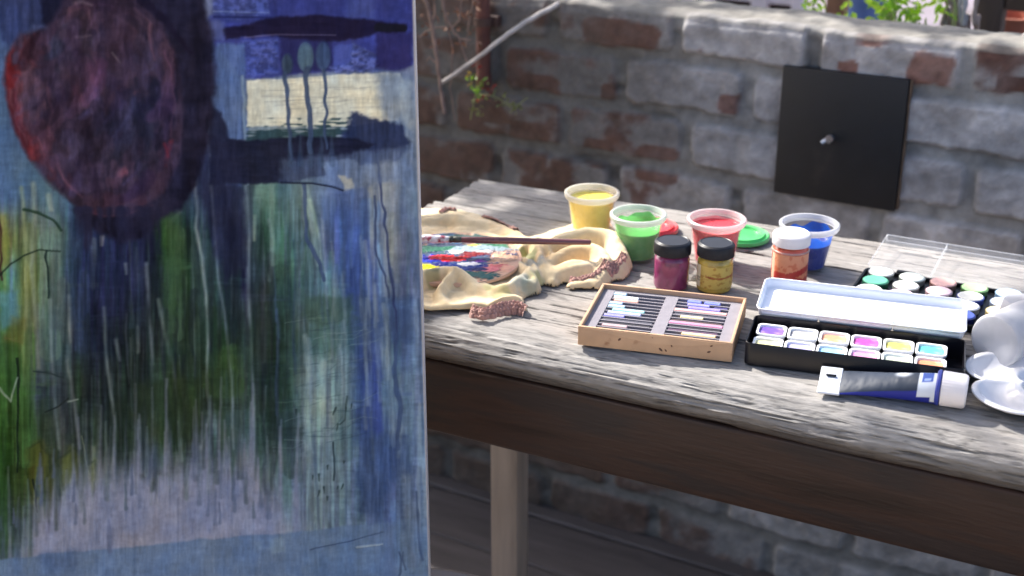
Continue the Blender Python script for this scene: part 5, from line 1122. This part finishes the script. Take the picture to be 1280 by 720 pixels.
# small weed growing out of the wall
wd = empty('wall_weed', wp_(596, 110, 1.84), 0, 'small straggling weed with a few green, yellow and red leaves growing from the brickwork', 'weed'); ol_ = Vector(wd.location)
m = MB()
for pts in ([(588,150),(594,120),(600,104)], [(600,126),(592,112),(588,96)], [(598,118),(616,120),(632,128),(646,132)], [(632,128),(642,138)], [(616,120),(620,112)], [(646,132),(660,122)]): stem(m, [wp_(x, y, 1.85) - ol_ for x, y in pts], .0010, .0006, 6, 5, .0006)
m.build('stem', mat('weed_stem', lin((120, 128, 84)), .7, .2), wd)
for nm, c, spots in (('green', (116, 150, 60), [(595,107,12),(600,118,8),(590,100,6)]), ('olive', (108, 112, 70), [(626,124,9),(640,132,9),(646,136,7),(592,132,8),(598,140,7)]), ('yellow', (196, 160, 76), [(588,99,3)]), ('red', (132, 42, 38), [(604,120,9),(612,112,7),(600,88,6)])):
    m = MB()
    for x, y, n in spots:
        for k in range(n): leaf(m, wp_(x + R.gauss(0, 5), y + R.gauss(0, 5), R.uniform(1.83, 1.87)) - ol_, R.uniform(.006, .012), R.uniform(.004, .007))
    m.build('leaves', leafmat('weed_' + nm, lin(c), .3), wd)

# ---------------------------------------------------------------- beyond the wall
yard = mat('pale_yard', lin((176, 164, 172)), .8, .1, 6)
yg = MB(); yg.box(-7, 9, 2.06, 12, -.02, .004); o = yg.build('yard_paving', mat('yard_concrete', lin((128, 120, 132)), .85, .2, 3, .004, 60, c2=lin((104, 96, 102)), c2s=1.4), None, (0, 0, 0), (0, 0, WA), smooth=0); tag(o, 'pale concrete yard beyond the wall', None, None, 'structure')
darkw = mat('dark_timber', lin((72, 58, 50)), .75, .3, 8, .0008, 40, stretch=(6, 6, 1)); brownw = mat('brown_timber', lin((134, 98, 74)), .75, .25, 8, .0008, 40, stretch=(6, 6, 1)); whitew = mat('white_painted_wood', lin((214, 214, 222)), .5, .08)
def upright(px0, px1, b, top, name, mt, label, cat, depth=None):
    p0, p1 = onwall(px0, 40, b), onwall(px1, 40, b); a0, a1 = wallab(p0)[0], wallab(p1)[0]; w = a1 - a0
    t = empty(name, WW((a0 + a1) / 2, b + (depth or w) / 2, .003), WA, label, cat)
    return t, w
# dark timber post with its rail
t, w = upright(1216, 1250, 2.35, 1.5, 'timber_post', darkw, 'thick dark timber post standing behind the right end of the wall', 'post')
m = MB(); m.bbox(-w/2, w/2, -w/2, w/2, 0, 1.55, .004, 2); m.build('post', darkw, t)
m = MB(); m.bbox(w/2 + .001, w/2 + 1.2, -.02, .02, onwall(1260, 16, 2.35).z, onwall(1260, 16, 2.35).z + .12, .004, 2); m.build('rail', darkw, t)
t, w = upright(1029, 1052, 2.7, 1.4, 'timber_stake', brownw, 'brown wooden stake behind the middle of the wall beside bright leaves', 'post')
m = MB(); m.bbox(-w/2, w/2, -w/2, w/2, 0, 1.4, .003, 2); m.build('stake', brownw, t)
# white frame with dark boards (low gate)
q0, q1, q2 = (wallab(onwall(x, 10, 3.0))[0] for x in (872, 952, 1006)); zt_ = onwall(950, 4, 3.0).z
gt = empty('garden_gate', WW(q0, 3.0, .004), WA, 'low white-framed gate with dark panels behind the wall', 'gate'); wf = .045
wid = q2 - q0; mid = q1 - q0
dk = mat('dark_panel', lin((44, 36, 34)), .7, .3, 10)
for x0, x1 in ((0, wf), (mid - wf * .45, mid + wf * .45), (wid - wf * .6, wid)): m = MB(); m.bbox(x0, x1, -.02, .02, 0, zt_ + .2, .003, 1); m.build('frame_post', whitew, gt)
for z in (.1, zt_ + .0): m = MB(); m.bbox(wf + .001, wid - wf*.6 - .001, -.016, .016, z, z + .03, .002, 1); m.build('frame_rail', whitew, gt)
for x0, x1 in ((wf, mid - wf * .45), (mid + wf * .45, wid - wf * .6)):
    m = MB(); m.bbox(x0 + .001, x1 - .001, -.008, .008, .131, zt_ - .002, .001, 1); m.build('panel', dk, gt)
# blue plastic drum
p = onwall(1078, 20, 3.3); zt2 = p.z + .15
t = empty('blue_drum', (p.x, p.y, .004), 0, 'blue plastic drum standing in the yard behind the wall', 'drum'); rd = .055
m = MB(); m.lathe([(0, 0), (rd, 0), (rd * 1.03, .02), (rd * 1.02, zt2 * .3), (rd * 1.07, zt2 * .32), (rd * 1.02, zt2 * .34), (rd * 1.02, zt2 * .66), (rd * 1.07, zt2 * .68), (rd * 1.02, zt2 * .7), (rd, zt2), (0, zt2)], 40); m.build('body', mat('blue_plastic', lin((72, 100, 150)), .5, .15), t)
m = MB(); m.lathe([(0, zt2 + .001), (rd * 1.05, zt2 + .001), (rd * 1.05, zt2 + .02), (0, zt2 + .022)], 40); m.build('lid', mat('drum_lid', lin((190, 190, 206)), .5, .1), t)
# terracotta pots
for k, (px, py, b, r, lab) in enumerate([(1262, 34, 2.5, .05, 'small terracotta pot behind the wall beside the dark post'), (1296, 38, 2.6, .06, 'larger terracotta pot at the far right behind the wall')]):
    p = onwall(px, py, b); t = empty('terracotta_pot', (p.x, p.y, .004), 0, lab, 'flower pot', 'terracotta pots behind the wall')
    m = MB(); h = .0
    base = p.z - .10
    m.lathe([(0, base), (r * .7, base), (r, base + .09), (r * 1.12, base + .09), (r * 1.12, base + .12), (r * .98, base + .12), (r * .9, base + .10), (0, base + .10)], 32); m.build('pot', mat('terracotta', lin((168, 104, 84)), .8, .2), t)
    m = MB(); m.bbox(-.06, .06, -.06, .06, 0, base - .001, .004, 1); m.build('brick_stand', mat('stand_brick', lin((120, 90, 80)), .85, .3), t)
# pale twig lying on the wall top at far right
m = MB(); stem(m, [wp_(1262, 57, 1.99), wp_(1270, 52, 1.985), wp_(1284, 44, 1.975), wp_(1310, 30, 1.96)], .0050, .0042, 8, 6, .001); o = m.build('pale_twig', mat('bleached_twig', lin((222, 214, 206)), .7, .1), None); tag(o, 'short bleached twig poking over the wall top at the far right', 'twig')
# weeds behind the wall
def weed(pxs, b, n, cols, label, lsz=(.012, .026), top=0, name='leafy_weed', bot=60):
    c_ = onwall(sum(pxs) / 2, 40, b); t = empty(name, (c_.x, c_.y, .004), 0, label, 'plant', 'weeds growing behind the wall'); ol_ = Vector(t.location)
    m = MB(); tips = []
    for k in range(max(3, n // 14)):
        x = R.uniform(*pxs); pts = [Vector((c_.x + R.uniform(-.03, .03), c_.y + R.uniform(-.02, .02), .0)), onwall(x, 90, b + R.uniform(-.02, .05)), onwall(x + R.uniform(-8, 8), top + R.uniform(-30, 20), b + R.uniform(-.03, .08))]
        stem(m, [p - ol_ for p in pts], .0022, .0010, 6, 6, .002)
    m.build('stem', mat('weed_stem2', lin((150, 160, 96)), .7, .2), t)
    lm = [MB() for _ in cols]
    for k in range(n):
        p = onwall(R.uniform(*pxs), R.uniform(top - 40, bot), b + R.uniform(-.05, .10)) - ol_; L = R.uniform(*lsz); leaf(lm[k % len(cols)], p, L, L * R.uniform(.4, .62))
    for mm, c in zip(lm, cols): mm.build('leaves', leafmat('leaf_%d_%d_%d' % c, lin(c), .5), t)
g1, g2, g3, g4 = (122, 158, 46), (96, 134, 50), (150, 176, 70), (84, 112, 62)
weed((1002, 1028), 2.12, 60, (g1, g3), 'bright green weed beside the brown stake behind the wall', top=5, bot=24)
weed((1086, 1116), 2.10, 60, (g1, g3, g2), 'low bright yellow-green weed left of the tall one behind the wall', top=30, bot=44)
weed((1108, 1140), 2.12, 80, (g1, g2), 'tall leafy green weed in the middle of the wall top', top=0, bot=42)
weed((1136, 1152), 2.10, 30, (g3, g1), 'small pale green sprig to the right of the tall weed', top=36, bot=46)
weed((1160, 1190), 2.15, 46, (g1, g3), 'thin green weed with upright leaves beside the grey twigs', top=-10, bot=26)
weed((838, 880), 2.14, 40, (g1, g4), 'clump of green and yellow leaves over the left end of the wall top', top=-24, bot=4)
weed((700, 735), 2.14, 40, (g1, g4), 'little leaf clump at the far left of the sunlit wall top', top=-30, bot=0)
weed((1052, 1068), 2.12, 16, (g1, g3), 'tiny bright sprig between the stake and the tall weed', top=30, bot=40)
t = empty('grey_vine', (onwall(1195, 40, 2.2).x, onwall(1195, 40, 2.2).y, .004), 0, 'tangle of bare grey vine stems left of the dark post', 'vine'); ol_ = Vector(t.location)
for k in range(13):
    x = R.uniform(1180, 1214); m = MB(); stem(m, [Vector((ol_.x + R.uniform(-.03, .03), ol_.y, 0)) - ol_ * Vector((1, 1, 1)) if False else Vector((R.uniform(-.03, .03), 0, 0)), onwall(x, 80, 2.2) - ol_, onwall(x + R.uniform(-10, 10), 30, 2.18) - ol_, onwall(x + R.uniform(-16, 16), -40, 2.2) - ol_], R.uniform(.003, .007), .002, 8, 6, .003); m.build('stem', (palebark, twigm, barkm)[k % 3], t)
# yard backdrop: hedge and shed wall beyond
hd = MB(); rs = R
def cloud(m, c, r, n, L=(.03, .06)):
    for k in range(n):
        v = Vector((R.gauss(0, 1), R.gauss(0, 1), R.gauss(0, 1))); v.normalize(); v *= R.random() ** .4
        leaf(m, Vector(c) + Vector((v.x * r[0], v.y * r[1], v.z * r[2])), R.uniform(*L), R.uniform(*L) * .6)
for k in range(26): cloud(hd, WW(-5 + k * .4, 6.4 + R.uniform(-.2, .2), R.uniform(.4, 1.4)), (.4, .35, .5), 240, (.06, .12))
o = hd.build('hedge', leafmat('hedge_leaf', lin((84, 108, 58)), .35), None, smooth=0, fix=False); tag(o, 'leafy hedge closing the yard far behind the wall', 'hedge')
sd = empty('timber_fence', WW(-1.75, 2.25, 0), WA, 'dark timber fence behind the shaded left corner of the wall', 'fence')
for k in range(9):
    m = MB(); m.bbox(-.95 + k * .16, -.95 + k * .16 + .154, 0, .02, 0, 1.12 + R.uniform(-.02, .02), .003, 1); m.build('board', mat('fence_board', lin((58, 46, 42)), .8, .3, 6, stretch=(6, 6, 1)), sd)

# ---------------------------------------------------------------- shade tree: stands out of view on the left, throws the dappled shade
def UW(u, w, z): return Vector(((u - w) * .7071, (u + w) * .7071, z))
tree = empty('shade_tree', UW(-.6, 3.6, 0), 0, 'leafy tree at the back left whose crown shades the painting and half the table', 'tree'); ol_ = Vector(tree.location)
m = MB(); stem(m, [Vector((0, 0, 0)), Vector((.05, 0, .8)), Vector((.0, .05, 1.6)), UW(.1, 3.0, 2.5) - ol_], .11, .06, 14, 6, .01)
for e in [UW(.9, 2.6, 2.5), UW(.3, 2.9, 3.2), UW(-.5, 3.0, 3.0), UW(1.2, 3.0, 2.6), UW(.2, 2.3, 2.4), UW(-.3, 3.9, 2.9)]: stem(m, [Vector((0, .05, 1.6)), (UW(.1, 3.1, 2.3) - ol_) * .6 + (e - ol_) * .4, e - ol_], .05, .012, 10, 5, .015)
m.build('trunk', barkm, tree)
crown = MB(); e_ = math.tan(SUN_EL); R = random.Random(77); rs = R
def shade(u, h, L, r, n, sz=(.05, .10)):
    """leaf clump on the sun line of ground coordinates u, h (h = z - w tan e) at distance L"""
    w = 1.0 + L * math.cos(SUN_EL); z = h + w * e_; cloud(crown, UW(u, w, z) - ol_, (r, r, r * .8), n, sz)
# table shade: edge runs at u = 1.15 for h = -.14 and falls to the right for lower h (wall top)
for uu in np.arange(-.95, .83, .2):
    for hh_ in np.arange(-.75, .65, .2): shade(uu + R.uniform(-.05, .05), hh_ + R.uniform(-.05, .05), R.uniform(1.9, 3.0), .17, 100 if uu < .55 else 42)
for k in range(13):
    t_ = (k - 1.5) / 8; shade(1.57 + .18 * t_ + .155, -.37 + .60 * t_, 2.3 + .3 * (k % 2), .12, 70, (.04, .08))
    shade(1.57 + .18 * t_ + .42, -.37 + .60 * t_, 2.6, .19, 110, (.05, .09))
for k in range(14): cloud(crown, WW(-1.9 + .08 * k, 1.75 + R.uniform(-.25, .2), 2.5 + R.uniform(-.05, .3)) - ol_, (.22, .22, .14), 100, (.05, .1))  # unseen leaf clumps added to cut skylight on the left wall corner
stem_m = MB(); stem(stem_m, [UW(.1, 3.0, 2.5) - ol_, UW(1.0, 2.9, 2.35) - ol_, UW(1.8, 2.8, 2.3) - ol_, UW(2.0, 2.3, 2.5) - ol_], .05, .015, 10, 6, .01); stem_m.build('branch', barkm, tree)
for u_, h_, r_, n_ in SHADE_EXTRA: shade(u_, h_, 2.2, r_, n_, (.04, .08))
crown.build('crown', leafmat('tree_leaf', lin((86, 116, 52)), .4), tree, smooth=0, fix=False)
